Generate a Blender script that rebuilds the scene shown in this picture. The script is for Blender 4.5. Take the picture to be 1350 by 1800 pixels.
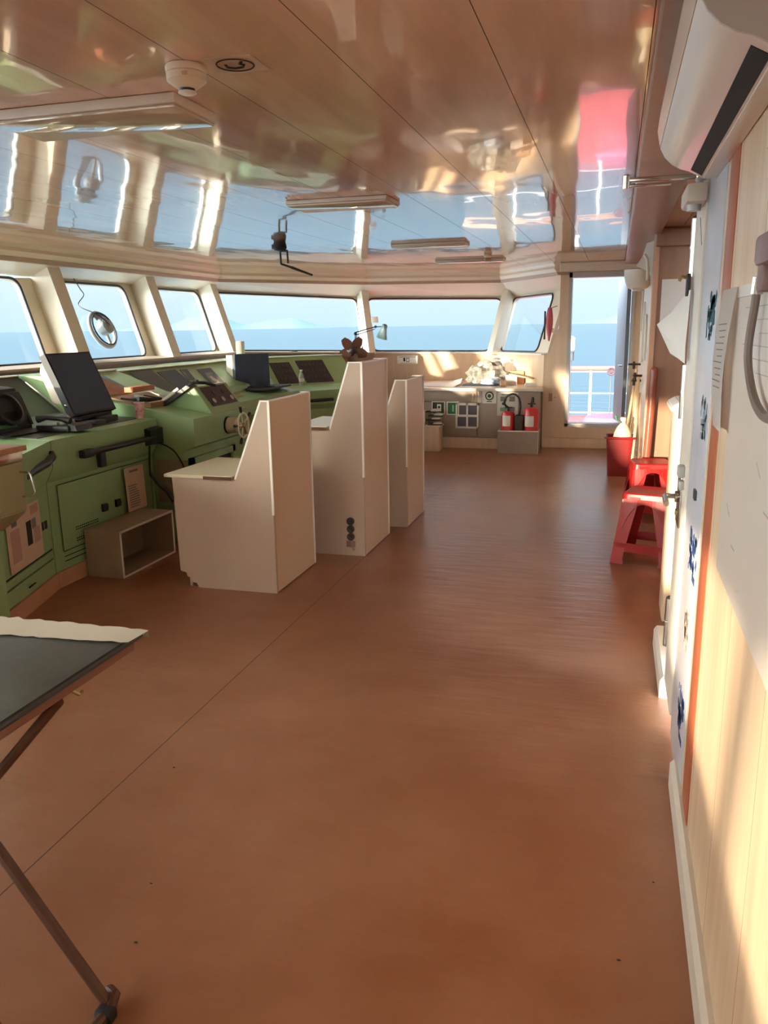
import bpy, bmesh, math, random
from math import sin, cos, pi, radians, tan, sqrt
from mathutils import Vector, Matrix
from mathutils.geometry import tessellate_polygon
random.seed(7)
S = bpy.context.scene
for o in list(bpy.data.objects):
    bpy.data.objects.remove(o)
C = S.collection
V = Vector

# ------------------------------------------------------------------ camera
cam_d = bpy.data.cameras.new('camera')
cam_d.sensor_fit = 'VERTICAL'; cam_d.sensor_height = 24.0
cam_d.lens = 24.0 * 1400 / 1800
cam_d.clip_start = 0.02; cam_d.clip_end = 60000
cam = bpy.data.objects.new('camera', cam_d); C.objects.link(cam)
YAW, PITCH, ROLL = radians(16.1), radians(13.13), radians(0.9)
cam.matrix_world = (Matrix.Translation((0, 0, 1.55)) @ Matrix.Rotation(YAW, 4, 'Z')
                    @ Matrix.Rotation(pi/2 - PITCH, 4, 'X') @ Matrix.Rotation(-ROLL, 4, 'Z'))
S.camera = cam

# ------------------------------------------------------------------ light
SUN_AZ = radians(68); SUN_EL = radians(5.0)      # travel direction: azimuth from +X to +Y, falling
sun_dir = V((cos(SUN_AZ)*cos(SUN_EL), sin(SUN_AZ)*cos(SUN_EL), -sin(SUN_EL)))
sd = bpy.data.lights.new('sun', 'SUN'); sd.energy = 7.2; sd.angle = radians(0.7); sd.color = (1.0, 0.80, 0.58)
sun = bpy.data.objects.new('sun', sd); C.objects.link(sun)
sun.rotation_euler = sun_dir.to_track_quat('-Z', 'Y').to_euler()
sun.location = (-20, -25, 12)

w = bpy.data.worlds.new('sky'); S.world = w; w.use_nodes = True
nt = w.node_tree; nt.nodes.clear()
out = nt.nodes.new('ShaderNodeOutputWorld'); bg = nt.nodes.new('ShaderNodeBackground')
tc = nt.nodes.new('ShaderNodeTexCoord'); sep = nt.nodes.new('ShaderNodeSeparateXYZ')
ramp = nt.nodes.new('ShaderNodeValToRGB')
cr = ramp.color_ramp
cr.elements[0].position = 0.0; cr.elements[0].color = (0.36, 0.49, 0.60, 1)
cr.elements[1].position = 0.9; cr.elements[1].color = (0.22, 0.35, 0.56, 1)
e = cr.elements.new(0.06); e.color = (0.44, 0.53, 0.62, 1)
e = cr.elements.new(0.20); e.color = (0.56, 0.66, 0.72, 1)
dot = nt.nodes.new('ShaderNodeVectorMath'); dot.operation = 'DOT_PRODUCT'
dot.inputs[1].default_value = tuple(-sun_dir)
mx = nt.nodes.new('ShaderNodeMath'); mx.operation = 'MAXIMUM'; mx.inputs[1].default_value = 0.0
pw = nt.nodes.new('ShaderNodeMath'); pw.operation = 'POWER'; pw.inputs[1].default_value = 0.5
ml = nt.nodes.new('ShaderNodeMath'); ml.operation = 'MULTIPLY_ADD'; ml.inputs[1].default_value = 36.0; ml.inputs[2].default_value = 1.0
tint = nt.nodes.new('ShaderNodeMixRGB'); tint.blend_type = 'MULTIPLY'; tint.inputs[0].default_value = 1.0
warm = nt.nodes.new('ShaderNodeMixRGB'); warm.inputs[1].default_value = (1, 1, 1, 1); warm.inputs[2].default_value = (1.0, 0.84, 0.66, 1)
lk = nt.links.new
lk(tc.outputs['Generated'], sep.inputs[0]); lk(sep.outputs['Z'], ramp.inputs[0])
lk(tc.outputs['Generated'], dot.inputs[0]); lk(dot.outputs['Value'], mx.inputs[0]); lk(mx.outputs[0], pw.inputs[0])
lk(pw.outputs[0], ml.inputs[0]); lk(pw.outputs[0], warm.inputs[0])
lk(ramp.outputs[0], tint.inputs[1]); lk(warm.outputs[0], tint.inputs[2])
lk(tint.outputs[0], bg.inputs['Color']); lk(ml.outputs[0], bg.inputs['Strength']); lk(bg.outputs[0], out.inputs[0])

vs = S.view_settings
vs.view_transform = 'Standard'; vs.look = 'None'; vs.exposure = 0.97; vs.gamma = 1.0; vs.use_curve_mapping = False
S.cycles.max_bounces = 10; S.cycles.diffuse_bounces = 7; S.cycles.glossy_bounces = 5
S.cycles.transparent_max_bounces = 16
S.cycles.sample_clamp_indirect = 6.0

# ------------------------------------------------------------------ materials
def lin(c):
    return tuple(((x/255)/12.92 if x/255 <= 0.04045 else ((x/255+0.055)/1.055)**2.4) for x in c) + (1.0,)
MATS = {}
def M(name, rgb=None, rough=0.5, metal=0.0, noise=0.0, nscale=6.0, stretch=(1, 1, 1), bump=0.0, bscale=40.0, spec=0.5,
      coat=0.0, rgb2=None, alpha=1.0, emit=None):
    m = bpy.data.materials.new(name); m.use_nodes = True
    n = m.node_tree.nodes; L = m.node_tree.links.new
    p = n['Principled BSDF']
    p.inputs['Base Color'].default_value = lin(rgb)
    p.inputs['Roughness'].default_value = rough; p.inputs['Metallic'].default_value = metal
    p.inputs['Specular IOR Level'].default_value = spec
    p.inputs['Coat Weight'].default_value = coat; p.inputs['Coat Roughness'].default_value = 0.05
    if alpha < 1: p.inputs['Alpha'].default_value = alpha
    if noise > 0 or bump > 0:
        tc = n.new('ShaderNodeTexCoord'); mp = n.new('ShaderNodeMapping')
        mp.inputs['Scale'].default_value = stretch
        L(tc.outputs['Object'], mp.inputs[0])
    if noise > 0:
        t = n.new('ShaderNodeTexNoise'); t.inputs['Scale'].default_value = nscale; t.inputs['Detail'].default_value = 6
        L(mp.outputs[0], t.inputs['Vector'])
        r = n.new('ShaderNodeValToRGB')
        c1 = lin(rgb); c2 = lin(rgb2) if rgb2 else tuple(x*(1-noise) for x in c1[:3]) + (1,)
        r.color_ramp.elements[0].position = 0.33; r.color_ramp.elements[1].position = 0.67
        r.color_ramp.elements[0].color = c2; r.color_ramp.elements[1].color = c1
        L(t.outputs['Fac'], r.inputs[0]); L(r.outputs[0], p.inputs['Base Color'])
    if bump > 0:
        b = n.new('ShaderNodeTexNoise'); b.inputs['Scale'].default_value = bscale; b.inputs['Detail'].default_value = 3
        L(mp.outputs[0], b.inputs['Vector'])
        bu = n.new('ShaderNodeBump'); bu.inputs['Strength'].default_value = bump; bu.inputs['Distance'].default_value = 0.02
        L(b.outputs['Fac'], bu.inputs['Height']); L(bu.outputs[0], p.inputs['Normal'])
    MATS[name] = m
    return m

beige = M('beige_laminate', (226, 200, 170), 0.35, noise=0.12, nscale=3, stretch=(5, 5, 0.5))
cream = M('cream_paint', (222, 212, 192), 0.45, noise=0.06, nscale=2)
white_trim = M('white_trim', (232, 226, 214), 0.4)
brown_wood = M('brown_laminate', (160, 122, 98), 0.3, noise=0.15, nscale=3, stretch=(6, 6, 0.5))
cornice_m = M('cornice_wood', (232, 216, 194), 0.4, noise=0.10, nscale=4, stretch=(0.6, 0.6, 8))
cornice_dk = M('cornice_brown', (172, 144, 120), 0.45)
orange_wood = M('orange_frame', (176, 98, 66), 0.4, noise=0.1, nscale=3, stretch=(6, 6, 0.5))
pink_wood = M('casing_wood', (206, 160, 130), 0.4, noise=0.1, nscale=3, stretch=(6, 6, 0.5))
green = M('console_green', (152, 188, 134), 0.38, noise=0.10, nscale=2.5)
green_dk = M('console_green_side', (96, 128, 90), 0.4, noise=0.08, nscale=2.5)
line_m = M('door_gap', (22, 24, 20), 0.8)
black = M('black_plastic', (36, 37, 38), 0.42)
black_soft = M('black_matte', (44, 47, 52), 0.6)
screen = M('dark_screen', (72, 86, 106), 0.5, spec=0.25)
dkgrey = M('dark_grey_panel', (60, 66, 66), 0.45)
grey = M('grey_metal', (178, 178, 174), 0.4, metal=0.1)
steel = M('steel', (190, 186, 178), 0.22, metal=1.0)
gasket = M('rubber_gasket', (52, 54, 56), 0.6)
chair_cream = M('partition_laminate', (190, 166, 144), 0.42, noise=0.08, nscale=3, stretch=(1, 1, 0.4))
chair_face_lit = M('partition_face_lit', (212, 182, 148), 0.3, noise=0.05, nscale=2)  # same laminate as the sides, colour lightened to stand for light on it
edge_white = M('edge_trim', (246, 242, 232), 0.3)
raw_wood = M('raw_board', (110, 74, 48), 0.8, noise=0.3, nscale=20)
step_m = M('step_plywood', (168, 152, 130), 0.6, noise=0.15, nscale=5)
counter_m = M('counter_grey', (156, 140, 126), 0.45, noise=0.05, nscale=3)
counter_top = M('counter_top', (214, 200, 182), 0.35)
red_pl = M('red_plastic', (156, 18, 14), 0.38)
dkred_pl = M('maroon_plastic', (132, 26, 26), 0.4)
paper = M('paper', (226, 220, 212), 0.7)
print_grey = M('print_grey', (128, 120, 118), 0.8)
print_pink = M('print_pink', (186, 150, 138), 0.8)
print_dark = M('print_dark', (50, 46, 44), 0.8)
sign_green = M('sign_green', (28, 112, 62), 0.5)
blue_ink = M('blue_ink', (36, 70, 120), 0.6)
film = M('protective_film', (196, 198, 206), 0.3, noise=0.1, nscale=6)
door_cream = M('door_cream', (224, 216, 202), 0.35, noise=0.08, nscale=4, stretch=(1, 1, 4))
ac_white = M('ac_white', (232, 220, 204), 0.3, coat=0.15)
ac_grey = M('ac_end_cap', (196, 186, 176), 0.4)
slot_m = M('dark_slot', (30, 27, 22), 0.7)
vinyl = M('teal_vinyl', (104, 120, 120), 0.42, bump=0.15, bscale=12)
vinyl_pale = M('pale_strip', (190, 190, 176), 0.7)
rust = M('brown_tube', (92, 58, 40), 0.45, metal=0.2, noise=0.25, nscale=8)
wood_under = M('table_underside', (120, 78, 60), 0.6)
wood_top = M('varnished_top', (188, 142, 106), 0.4, noise=0.15, nscale=4, stretch=(0.6, 6, 6))
cup_m = M('printed_cup', (222, 202, 196), 0.5, noise=0.5, nscale=25, rgb2=(188, 84, 92))
brick = M('red_wood_block', (184, 110, 78), 0.6)
plastic_clear = M('bottle_plastic', (196, 206, 196), 0.15, alpha=0.55)
jug_m = M('jug_plastic', (228, 220, 186), 0.3)
bag_m = M('plastic_bag', (178, 174, 164), 0.4, noise=0.4, nscale=14, rgb2=(96, 98, 90))
bag_blue = M('blue_bag', (120, 160, 196), 0.35, noise=0.5, nscale=18, rgb2=(220, 224, 226))
box_tan = M('cardboard', (196, 158, 122), 0.7)
pole_wood = M('pole_wood', (226, 190, 148), 0.5)
mauve = M('mauve_grey_plastic', (140, 112, 108), 0.4)
rope_grey = M('grey_cord', (126, 112, 104), 0.5)
copper = M('redbrown_lacquer', (146, 78, 60), 0.25)
pinkcloth = M('pink_cloth', (196, 92, 104), 0.7)
fan_m = M('brown_fan_plastic', (140, 100, 86), 0.35)
lamp_m = M('lamp_grey_blue', (96, 120, 128), 0.35)
deck_red = M('deck_red', (158, 58, 56), 0.6, noise=0.12, nscale=1.2)
rail_white = M('rail_white', (150, 148, 144), 0.4)
rail_wood = M('rail_wood', (104, 66, 50), 0.5)
deck_mauve = M('deck_cover', (112, 56, 70), 0.6)
hill_m = M('hazy_hill', (76, 88, 116), 1.0, spec=0.0)  # distance haze is mixed into this colour
diffuser = M('acrylic_diffuser', (206, 188, 164), 0.08, coat=0.6)
light_body = M('light_fitting', (216, 202, 184), 0.4)
tube_glow = M('tube_white', (240, 238, 232), 0.3)
det_m = M('detector_cream', (226, 206, 180), 0.4)
ring_white = M('wheel_ring', (226, 222, 196), 0.35)
brass = M('old_brass', (170, 146, 100), 0.35, metal=0.6)
plug_m = M('socket_brown', (60, 50, 42), 0.5)
stain = M('grey_scuff', (186, 166, 148), 0.7)

# sea
sea_m = bpy.data.materials.new('sea_water'); sea_m.use_nodes = True
n = sea_m.node_tree.nodes; L = sea_m.node_tree.links.new; n.remove(n['Principled BSDF'])
p = n.new('ShaderNodeBsdfDiffuse'); p.inputs['Color'].default_value = (0.010, 0.047, 0.064, 1)      # water colour
pg_ = n.new('ShaderNodeBsdfGlossy'); pg_.inputs['Roughness'].default_value = 0.15
fz = n.new('ShaderNodeFresnel'); fz.inputs[0].default_value = 1.33
fm = n.new('ShaderNodeMath'); fm.operation = 'MULTIPLY'; fm.inputs[1].default_value = 0.55           # choppy water reflects less than a mirror
sm_ = n.new('ShaderNodeMixShader'); L(fz.outputs[0], fm.inputs[0]); L(fm.outputs[0], sm_.inputs[0]); L(p.outputs[0], sm_.inputs[1]); L(pg_.outputs[0], sm_.inputs[2])
L(sm_.outputs[0], n['Material Output'].inputs[0])
tcn = n.new('ShaderNodeTexCoord'); mp = n.new('ShaderNodeMapping'); mp.inputs['Scale'].default_value = (0.06, 0.22, 1)
mp.inputs['Rotation'].default_value = (0, 0, 0.3)
no = n.new('ShaderNodeTexNoise'); no.inputs['Scale'].default_value = 1.6; no.inputs['Detail'].default_value = 7
bu = n.new('ShaderNodeBump'); bu.inputs['Strength'].default_value = 0.55; bu.inputs['Distance'].default_value = 1.2
L(tcn.outputs['Object'], mp.inputs[0]); L(mp.outputs[0], no.inputs['Vector']); L(no.outputs['Fac'], bu.inputs['Height'])
for nd in (p, pg_, fz): L(bu.outputs[0], nd.inputs['Normal'])

# thin glass
glass = bpy.data.materials.new('window_glass'); glass.use_nodes = True
n = glass.node_tree.nodes; L = glass.node_tree.links.new
n.remove(n['Principled BSDF'])
tr = n.new('ShaderNodeBsdfTransparent'); tr.inputs[0].default_value = (0.95, 0.975, 0.97, 1)
gl = n.new('ShaderNodeBsdfGlossy'); gl.inputs['Roughness'].default_value = 0.02
fr = n.new('ShaderNodeFresnel')
gm = n.new('ShaderNodeNewGeometry'); ior = n.new('ShaderNodeMapRange')      # same reflectance from both faces of the thin pane
ior.inputs['To Min'].default_value = 1.35; ior.inputs['To Max'].default_value = 1/1.35
L(gm.outputs['Backfacing'], ior.inputs[0]); L(ior.outputs[0], fr.inputs[0])
mixs = n.new('ShaderNodeMixShader')
L(fr.outputs[0], mixs.inputs[0]); L(tr.outputs[0], mixs.inputs[1]); L(gl.outputs[0], mixs.inputs[2])
L(mixs.outputs[0], n['Material Output'].inputs[0])

# ceiling: glossy laminate planks along Y with thin seams every 0.4 m and slightly wavy reflections
def plank_mat(name, rgb, rgb2, rough, seam_axis, pitch, offset, seamw, wav, coat, seamcol=(0.06, 0.045, 0.035, 1), grain=(7, 0.5, 1)):
    m = bpy.data.materials.new(name); m.use_nodes = True
    n = m.node_tree.nodes; L = m.node_tree.links.new; p = n['Principled BSDF']
    tc = n.new('ShaderNodeTexCoord'); sp = n.new('ShaderNodeSeparateXYZ'); L(tc.outputs['Object'], sp.inputs[0])
    mp = n.new('ShaderNodeMapping'); mp.inputs['Scale'].default_value = grain; L(tc.outputs['Object'], mp.inputs[0])
    t = n.new('ShaderNodeTexNoise'); t.inputs['Scale'].default_value = 1.6; t.inputs['Detail'].default_value = 8; t.inputs['Roughness'].default_value = 0.6
    L(mp.outputs[0], t.inputs['Vector'])
    r = n.new('ShaderNodeValToRGB'); r.color_ramp.elements[0].position = 0.36; r.color_ramp.elements[1].position = 0.66
    r.color_ramp.elements[0].color = lin(rgb2); r.color_ramp.elements[1].color = lin(rgb)
    L(t.outputs['Fac'], r.inputs[0])
    a = n.new('ShaderNodeMath'); a.operation = 'ADD'; a.inputs[1].default_value = 100*pitch - offset
    L(sp.outputs[seam_axis], a.inputs[0])
    mo = n.new('ShaderNodeMath'); mo.operation = 'MODULO'; mo.inputs[1].default_value = pitch; L(a.outputs[0], mo.inputs[0])
    lt = n.new('ShaderNodeMath'); lt.operation = 'LESS_THAN'; lt.inputs[1].default_value = seamw; L(mo.outputs[0], lt.inputs[0])
    mix = n.new('ShaderNodeMixRGB'); mix.inputs[2].default_value = seamcol
    L(lt.outputs[0], mix.inputs[0]); L(r.outputs[0], mix.inputs[1]); L(mix.outputs[0], p.inputs['Base Color'])
    for sock, gloss, dull in (('Coat Weight', coat, 0.0), ('Specular IOR Level', 0.35, 0.0), ('Roughness', rough, 1.0)):   # the open seam does not shine
        g = n.new('ShaderNodeMapRange'); g.inputs['To Min'].default_value = gloss; g.inputs['To Max'].default_value = dull
        L(lt.outputs[0], g.inputs[0]); L(g.outputs[0], p.inputs[sock])
    p.inputs['Coat Roughness'].default_value = 0.02
    wv = n.new('ShaderNodeTexNoise'); wv.inputs['Scale'].default_value = 1.5; wv.inputs['Detail'].default_value = 1.0
    mp2 = n.new('ShaderNodeMapping'); mp2.inputs['Scale'].default_value = (2.2, 1.0, 1); L(tc.outputs['Object'], mp2.inputs[0]); L(mp2.outputs[0], wv.inputs['Vector'])
    bu = n.new('ShaderNodeBump'); bu.inputs['Strength'].default_value = 1.0; bu.inputs['Distance'].default_value = wav
    L(wv.outputs['Fac'], bu.inputs['Height']); L(bu.outputs[0], p.inputs['Normal']); L(bu.outputs[0], p.inputs['Coat Normal'])
    return m
ceil_m = plank_mat('ceiling_laminate', (228, 186, 156), (208, 164, 134), 0.10, 'X', 0.41, 0.05, 0.0028, 0.0035, 0.6, seamcol=(0.10, 0.07, 0.05, 1), grain=(4, 0.4, 1))
floor_m = bpy.data.materials.new('floor_linoleum'); floor_m.use_nodes = True
n = floor_m.node_tree.nodes; L = floor_m.node_tree.links.new; p = n['Principled BSDF']
tcn = n.new('ShaderNodeTexCoord')
n1 = n.new('ShaderNodeTexNoise'); n1.inputs['Scale'].default_value = 1.3; n1.inputs['Detail'].default_value = 7; n1.inputs['Roughness'].default_value = 0.6
L(tcn.outputs['Object'], n1.inputs['Vector'])
r = n.new('ShaderNodeValToRGB'); r.color_ramp.elements[0].position = 0.3; r.color_ramp.elements[1].position = 0.7
r.color_ramp.elements[0].color = lin((140, 88, 56)); r.color_ramp.elements[1].color = lin((172, 124, 96))
L(n1.outputs['Fac'], r.inputs[0])
sp = n.new('ShaderNodeSeparateXYZ'); L(tcn.outputs['Object'], sp.inputs[0])
ab = n.new('ShaderNodeMath'); ab.operation = 'ADD'; ab.inputs[1].default_value = 1.6; L(sp.outputs['X'], ab.inputs[0])
ab2 = n.new('ShaderNodeMath'); ab2.operation = 'ABSOLUTE'; L(ab.outputs[0], ab2.inputs[0])
lt = n.new('ShaderNodeMath'); lt.operation = 'LESS_THAN'; lt.inputs[1].default_value = 0.0022; L(ab2.outputs[0], lt.inputs[0])
mix = n.new('ShaderNodeMixRGB'); mix.inputs[2].default_value = lin((60, 36, 24)); L(lt.outputs[0], mix.inputs[0]); L(r.outputs[0], mix.inputs[1])
L(mix.outputs[0], p.inputs['Base Color'])
rr = n.new('ShaderNodeMapRange'); rr.inputs['To Min'].default_value = 0.24; rr.inputs['To Max'].default_value = 0.38
L(n1.outputs['Fac'], rr.inputs[0]); L(rr.outputs[0], p.inputs['Roughness'])
n2 = n.new('ShaderNodeTexNoise'); n2.inputs['Scale'].default_value = 7; n2.inputs['Detail'].default_value = 3; mpf = n.new('ShaderNodeMapping'); mpf.inputs['Scale'].default_value = (0.5, 2.4, 1); L(tcn.outputs['Object'], mpf.inputs[0]); L(mpf.outputs[0], n2.inputs['Vector'])
bu = n.new('ShaderNodeBump'); bu.inputs['Strength'].default_value = 0.35; bu.inputs['Distance'].default_value = 0.01
L(n2.outputs['Fac'], bu.inputs['Height']); L(bu.outputs[0], p.inputs['Normal'])
plank_wall = plank_mat('wall_planks', (232, 206, 174), (214, 184, 150), 0.35, 'Y', 0.42, 0.1, 0.004, 0.0005, 0.1, seamcol=lin((176, 142, 112)), grain=(1, 7, 0.5))

# ------------------------------------------------------------------ mesh helpers
def nb(): return bmesh.new()
def box(bm, x0, x1, y0, y1, z0, z1, bev=0.0, mi=0):
    vs = [bm.verts.new(c) for c in ((x0,y0,z0),(x1,y0,z0),(x1,y1,z0),(x0,y1,z0),(x0,y0,z1),(x1,y0,z1),(x1,y1,z1),(x0,y1,z1))]
    fs = [bm.faces.new([vs[i] for i in f]) for f in ((0,3,2,1),(4,5,6,7),(0,1,5,4),(1,2,6,5),(2,3,7,6),(3,0,4,7))]
    for f in fs: f.material_index = mi
    if bev > 0:
        es = list({e for f in fs for e in f.edges})
        r = bmesh.ops.bevel(bm, geom=es, offset=bev, segments=2, affect='EDGES', profile=0.5)
        for f in r['faces']: f.material_index = mi
    return vs
def hexa(bm, pts, mi=0):
    """8 points: bottom loop 4 then top loop 4"""
    vs = [bm.verts.new(c) for c in pts]
    for f in ((0,3,2,1),(4,5,6,7),(0,1,5,4),(1,2,6,5),(2,3,7,6),(3,0,4,7)):
        bm.faces.new([vs[i] for i in f]).material_index = mi
    return vs
def prism(bm, poly, axis, a, b, mi=0, bev=0.0):
    """extrude a 2D polygon along an axis; poly coords are the other two axes in order"""
    def mk(p, t):
        if axis == 'x': return (t, p[0], p[1])
        if axis == 'y': return (p[0], t, p[1])
        return (p[0], p[1], t)
    A = [bm.verts.new(mk(p, a)) for p in poly]; B = [bm.verts.new(mk(p, b)) for p in poly]
    fs = [bm.faces.new(A), bm.faces.new(B[::-1])]
    k = len(poly)
    for i in range(k): fs.append(bm.faces.new([A[i], B[i], B[(i+1) % k], A[(i+1) % k]]))
    for f in fs: f.material_index = mi
    if bev > 0:
        bmesh.ops.bevel(bm, geom=list({e for f in fs for e in f.edges}), offset=bev, segments=2, affect='EDGES')
def loft(bm, A, B, mi=0, cap=True):
    a = [bm.verts.new(p) for p in A]; b = [bm.verts.new(p) for p in B]; k = len(A)
    for i in range(k): bm.faces.new([a[i], b[i], b[(i+1) % k], a[(i+1) % k]]).material_index = mi
    if cap:
        bm.faces.new(a).material_index = mi; bm.faces.new(b[::-1]).material_index = mi
def frame_of(d):
    d = d.normalized(); u = d.cross(V((0, 0, 1)))
    if u.length < 1e-3: u = d.cross(V((1, 0, 0)))
    u.normalize(); return u, d.cross(u).normalized()
def tube(bm, pts, r, n=10, closed=False, mi=0, cap=True):
    pts = [V(p) for p in pts]; k = len(pts); rings = []
    u = None
    for i, p in enumerate(pts):
        if closed: d = pts[(i+1) % k] - pts[i-1]
        else: d = pts[min(i+1, k-1)] - pts[max(i-1, 0)]
        d.normalize()
        if u is None: u, v = frame_of(d)
        else:
            u = (u - d*u.dot(d)).normalized(); v = d.cross(u)
        rr = r[i] if isinstance(r, (list, tuple)) else r
        rings.append([bm.verts.new(p + u*rr*cos(2*pi*j/n) + v*rr*sin(2*pi*j/n)) for j in range(n)])
    m = k if closed else k-1
    for i in range(m):
        A, B = rings[i], rings[(i+1) % k]
        for j in range(n):
            bm.faces.new([A[j], A[(j+1) % n], B[(j+1) % n], B[j]]).material_index = mi
    if cap and not closed:
        bm.faces.new(rings[0][::-1]).material_index = mi; bm.faces.new(rings[-1]).material_index = mi
def smooth_path(pts, k=5):
    pts = [V(p) for p in pts]; out = []
    for i in range(len(pts)-1):
        p0, p1, p2, p3 = pts[max(i-1, 0)], pts[i], pts[i+1], pts[min(i+2, len(pts)-1)]
        for j in range(k):
            t = j/k; out.append(0.5*((2*p1) + (p2-p0)*t + (2*p0-5*p1+4*p2-p3)*t*t + (3*p1-p0-3*p2+p3)*t**3))
    return out + [pts[-1]]
def cyl(bm, a, b, r, n=16, r2=None, mi=0):
    tube(bm, [a, b], [r, r if r2 is None else r2], n, mi=mi)
def lathe(bm, c, axis, prof, n=24, mi=0):
    """prof: list of (radius, distance along axis)"""
    c = V(c); d = V(axis).normalized(); u, v = frame_of(d); rings = []
    for r, h in prof:
        rings.append([bm.verts.new(c + d*h + u*max(r, 1e-4)*cos(2*pi*j/n) + v*max(r, 1e-4)*sin(2*pi*j/n)) for j in range(n)])
    for A, B in zip(rings, rings[1:]):
        for j in range(n): bm.faces.new([A[j], A[(j+1) % n], B[(j+1) % n], B[j]]).material_index = mi
    bm.faces.new(rings[0][::-1]).material_index = mi; bm.faces.new(rings[-1]).material_index = mi
def quad(bm, a, b, c, d, mi=0):
    return bm.faces.new([bm.verts.new(p) for p in (a, b, c, d)])
def plate(bm, a, b, c, d, th, mi=0):
    """thin slab: corners a b c d, extruded by th along the normal"""
    a, b, c, d = V(a), V(b), V(c), V(d); nn = (b-a).cross(d-a).normalized()*th
    hexa(bm, [a, b, c, d, a+nn, b+nn, c+nn, d+nn], mi)
def sphere(bm, c, r, sc=(1, 1, 1), mi=0, seg=16):
    r0 = bmesh.ops.create_uvsphere(bm, u_segments=seg, v_segments=seg//2+2, radius=r)
    for v in r0['verts']: v.co = V(c) + V((v.co.x*sc[0], v.co.y*sc[1], v.co.z*sc[2]))
    for f in {f for v in r0['verts'] for f in v.link_faces}: f.material_index = mi
def obj(name, bm, mats, parent=None, smooth=True, origin=None):
    bmesh.ops.recalc_face_normals(bm, faces=bm.faces[:])
    me = bpy.data.meshes.new(name)
    if parent is not None:
        org = V((0, 0, 0)); q = parent
        while q is not None: org += q.location; q = q.parent
    elif origin is not None: org = V(origin)
    else:
        xs = [v.co for v in bm.verts]
        org = V(((min(v.x for v in xs)+max(v.x for v in xs))/2, (min(v.y for v in xs)+max(v.y for v in xs))/2, min(v.z for v in xs)))
    bmesh.ops.translate(bm, verts=bm.verts[:], vec=-org)
    bm.to_mesh(me); bm.free()
    if not isinstance(mats, (list, tuple)): mats = [mats]
    for m in mats: me.materials.append(m)
    if smooth:
        for pl in me.polygons: pl.use_smooth = True
        me.set_sharp_from_angle(angle=radians(32))
    o = bpy.data.objects.new(name, me); C.objects.link(o)
    if parent is not None: o.parent = parent
    else: o.location = org
    return o
def tag(o, label, cat, group=None):
    o['label'] = label; o['category'] = cat
    if group: o['group'] = group
    return o
def thing(name, label, cat, loc, group=None):
    o = bpy.data.objects.new(name, None); C.objects.link(o); o.location = loc; o.empty_display_size = 0.1
    return tag(o, label, cat, group)
TRIMS = []
def struct(name, bm, m, parent=None, smooth=False, origin=(0, 0, 0)):
    o = obj(name, bm, m, parent, smooth, origin)
    if parent is None: o['kind'] = 'structure'
    if parent is None and name.startswith('trim'):
        TRIMS.append(o); o.name = o.data.name = 'trim_%d' % len(TRIMS)
    return o
def round_poly(cs, r, k=6):
    """rounded corner loop of a 3D polygon"""
    out = []; n_ = len(cs)
    for i in range(n_):
        p, a, b = V(cs[i]), V(cs[i-1]), V(cs[(i+1) % n_])
        da = (a-p).normalized()*r; db = (b-p).normalized()*r
        for j in range(k+1):
            t = j/k
            out.append((p+da)*(1-t)**2 + p*2*t*(1-t) + (p+db)*t*t)
    return out
def panel_with_holes(bm, outer, holes, nrm, th, mi=0):
    loops = [[V(p) for p in outer]] + [[V(p) for p in h] for h in holes]
    flat = [p for l in loops for p in l]
    tris = tessellate_polygon(loops)
    fv = [bm.verts.new(p) for p in flat]; bv = [bm.verts.new(p + V(nrm)*th) for p in flat]
    for t in tris:
        try:
            bm.faces.new([fv[i] for i in t]).material_index = mi; bm.faces.new([bv[i] for i in t][::-1]).material_index = mi
        except ValueError: pass
    i0 = 0
    for l in loops:
        k = len(l)
        for i in range(k):
            a, b = i0+i, i0+(i+1) % k
            bm.faces.new([fv[a], fv[b], bv[b], bv[a]]).material_index = mi
        i0 += k

# ------------------------------------------------------------------ setting: sea, deck, hills
bm = nb()
bmesh.ops.create_circle(bm, cap_ends=True, radius=40000, segments=96)
for v in bm.verts: v.co.z = -14
o = struct('sea', bm, sea_m)
def hill(name, ang0, ang1, dist, h, seed):
    rnd = random.Random(seed); bm = nb(); N = 60; top = []; bot = []; back = []
    ph = [rnd.uniform(0, 6) for _ in range(4)]
    for i in range(N+1):
        t = i/N; a = radians(ang0 + (ang1-ang0)*t)
        hh = h*sin(pi*t)**0.7*(0.7 + 0.2*sin(5*t*pi+ph[0]) + 0.12*sin(13*t+ph[1]) + 0.05*sin(37*t+ph[2]))
        d = V((sin(a), cos(a), 0))
        bot.append(bm.verts.new(d*dist + V((0, 0, -14.5)))); top.append(bm.verts.new(d*(dist+900) + V((0, 0, -14+hh)))); back.append(bm.verts.new(d*(dist+2500) + V((0, 0, -14.5))))
    for i in range(N):
        bm.faces.new([bot[i], bot[i+1], top[i+1], top[i]]); bm.faces.new([top[i], top[i+1], back[i+1], back[i]])
    o = obj(name, bm, hill_m); o['kind'] = 'structure'
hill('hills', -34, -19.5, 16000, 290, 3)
hill('hills.001', -3.5, 14, 20000, 330, 5)

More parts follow.
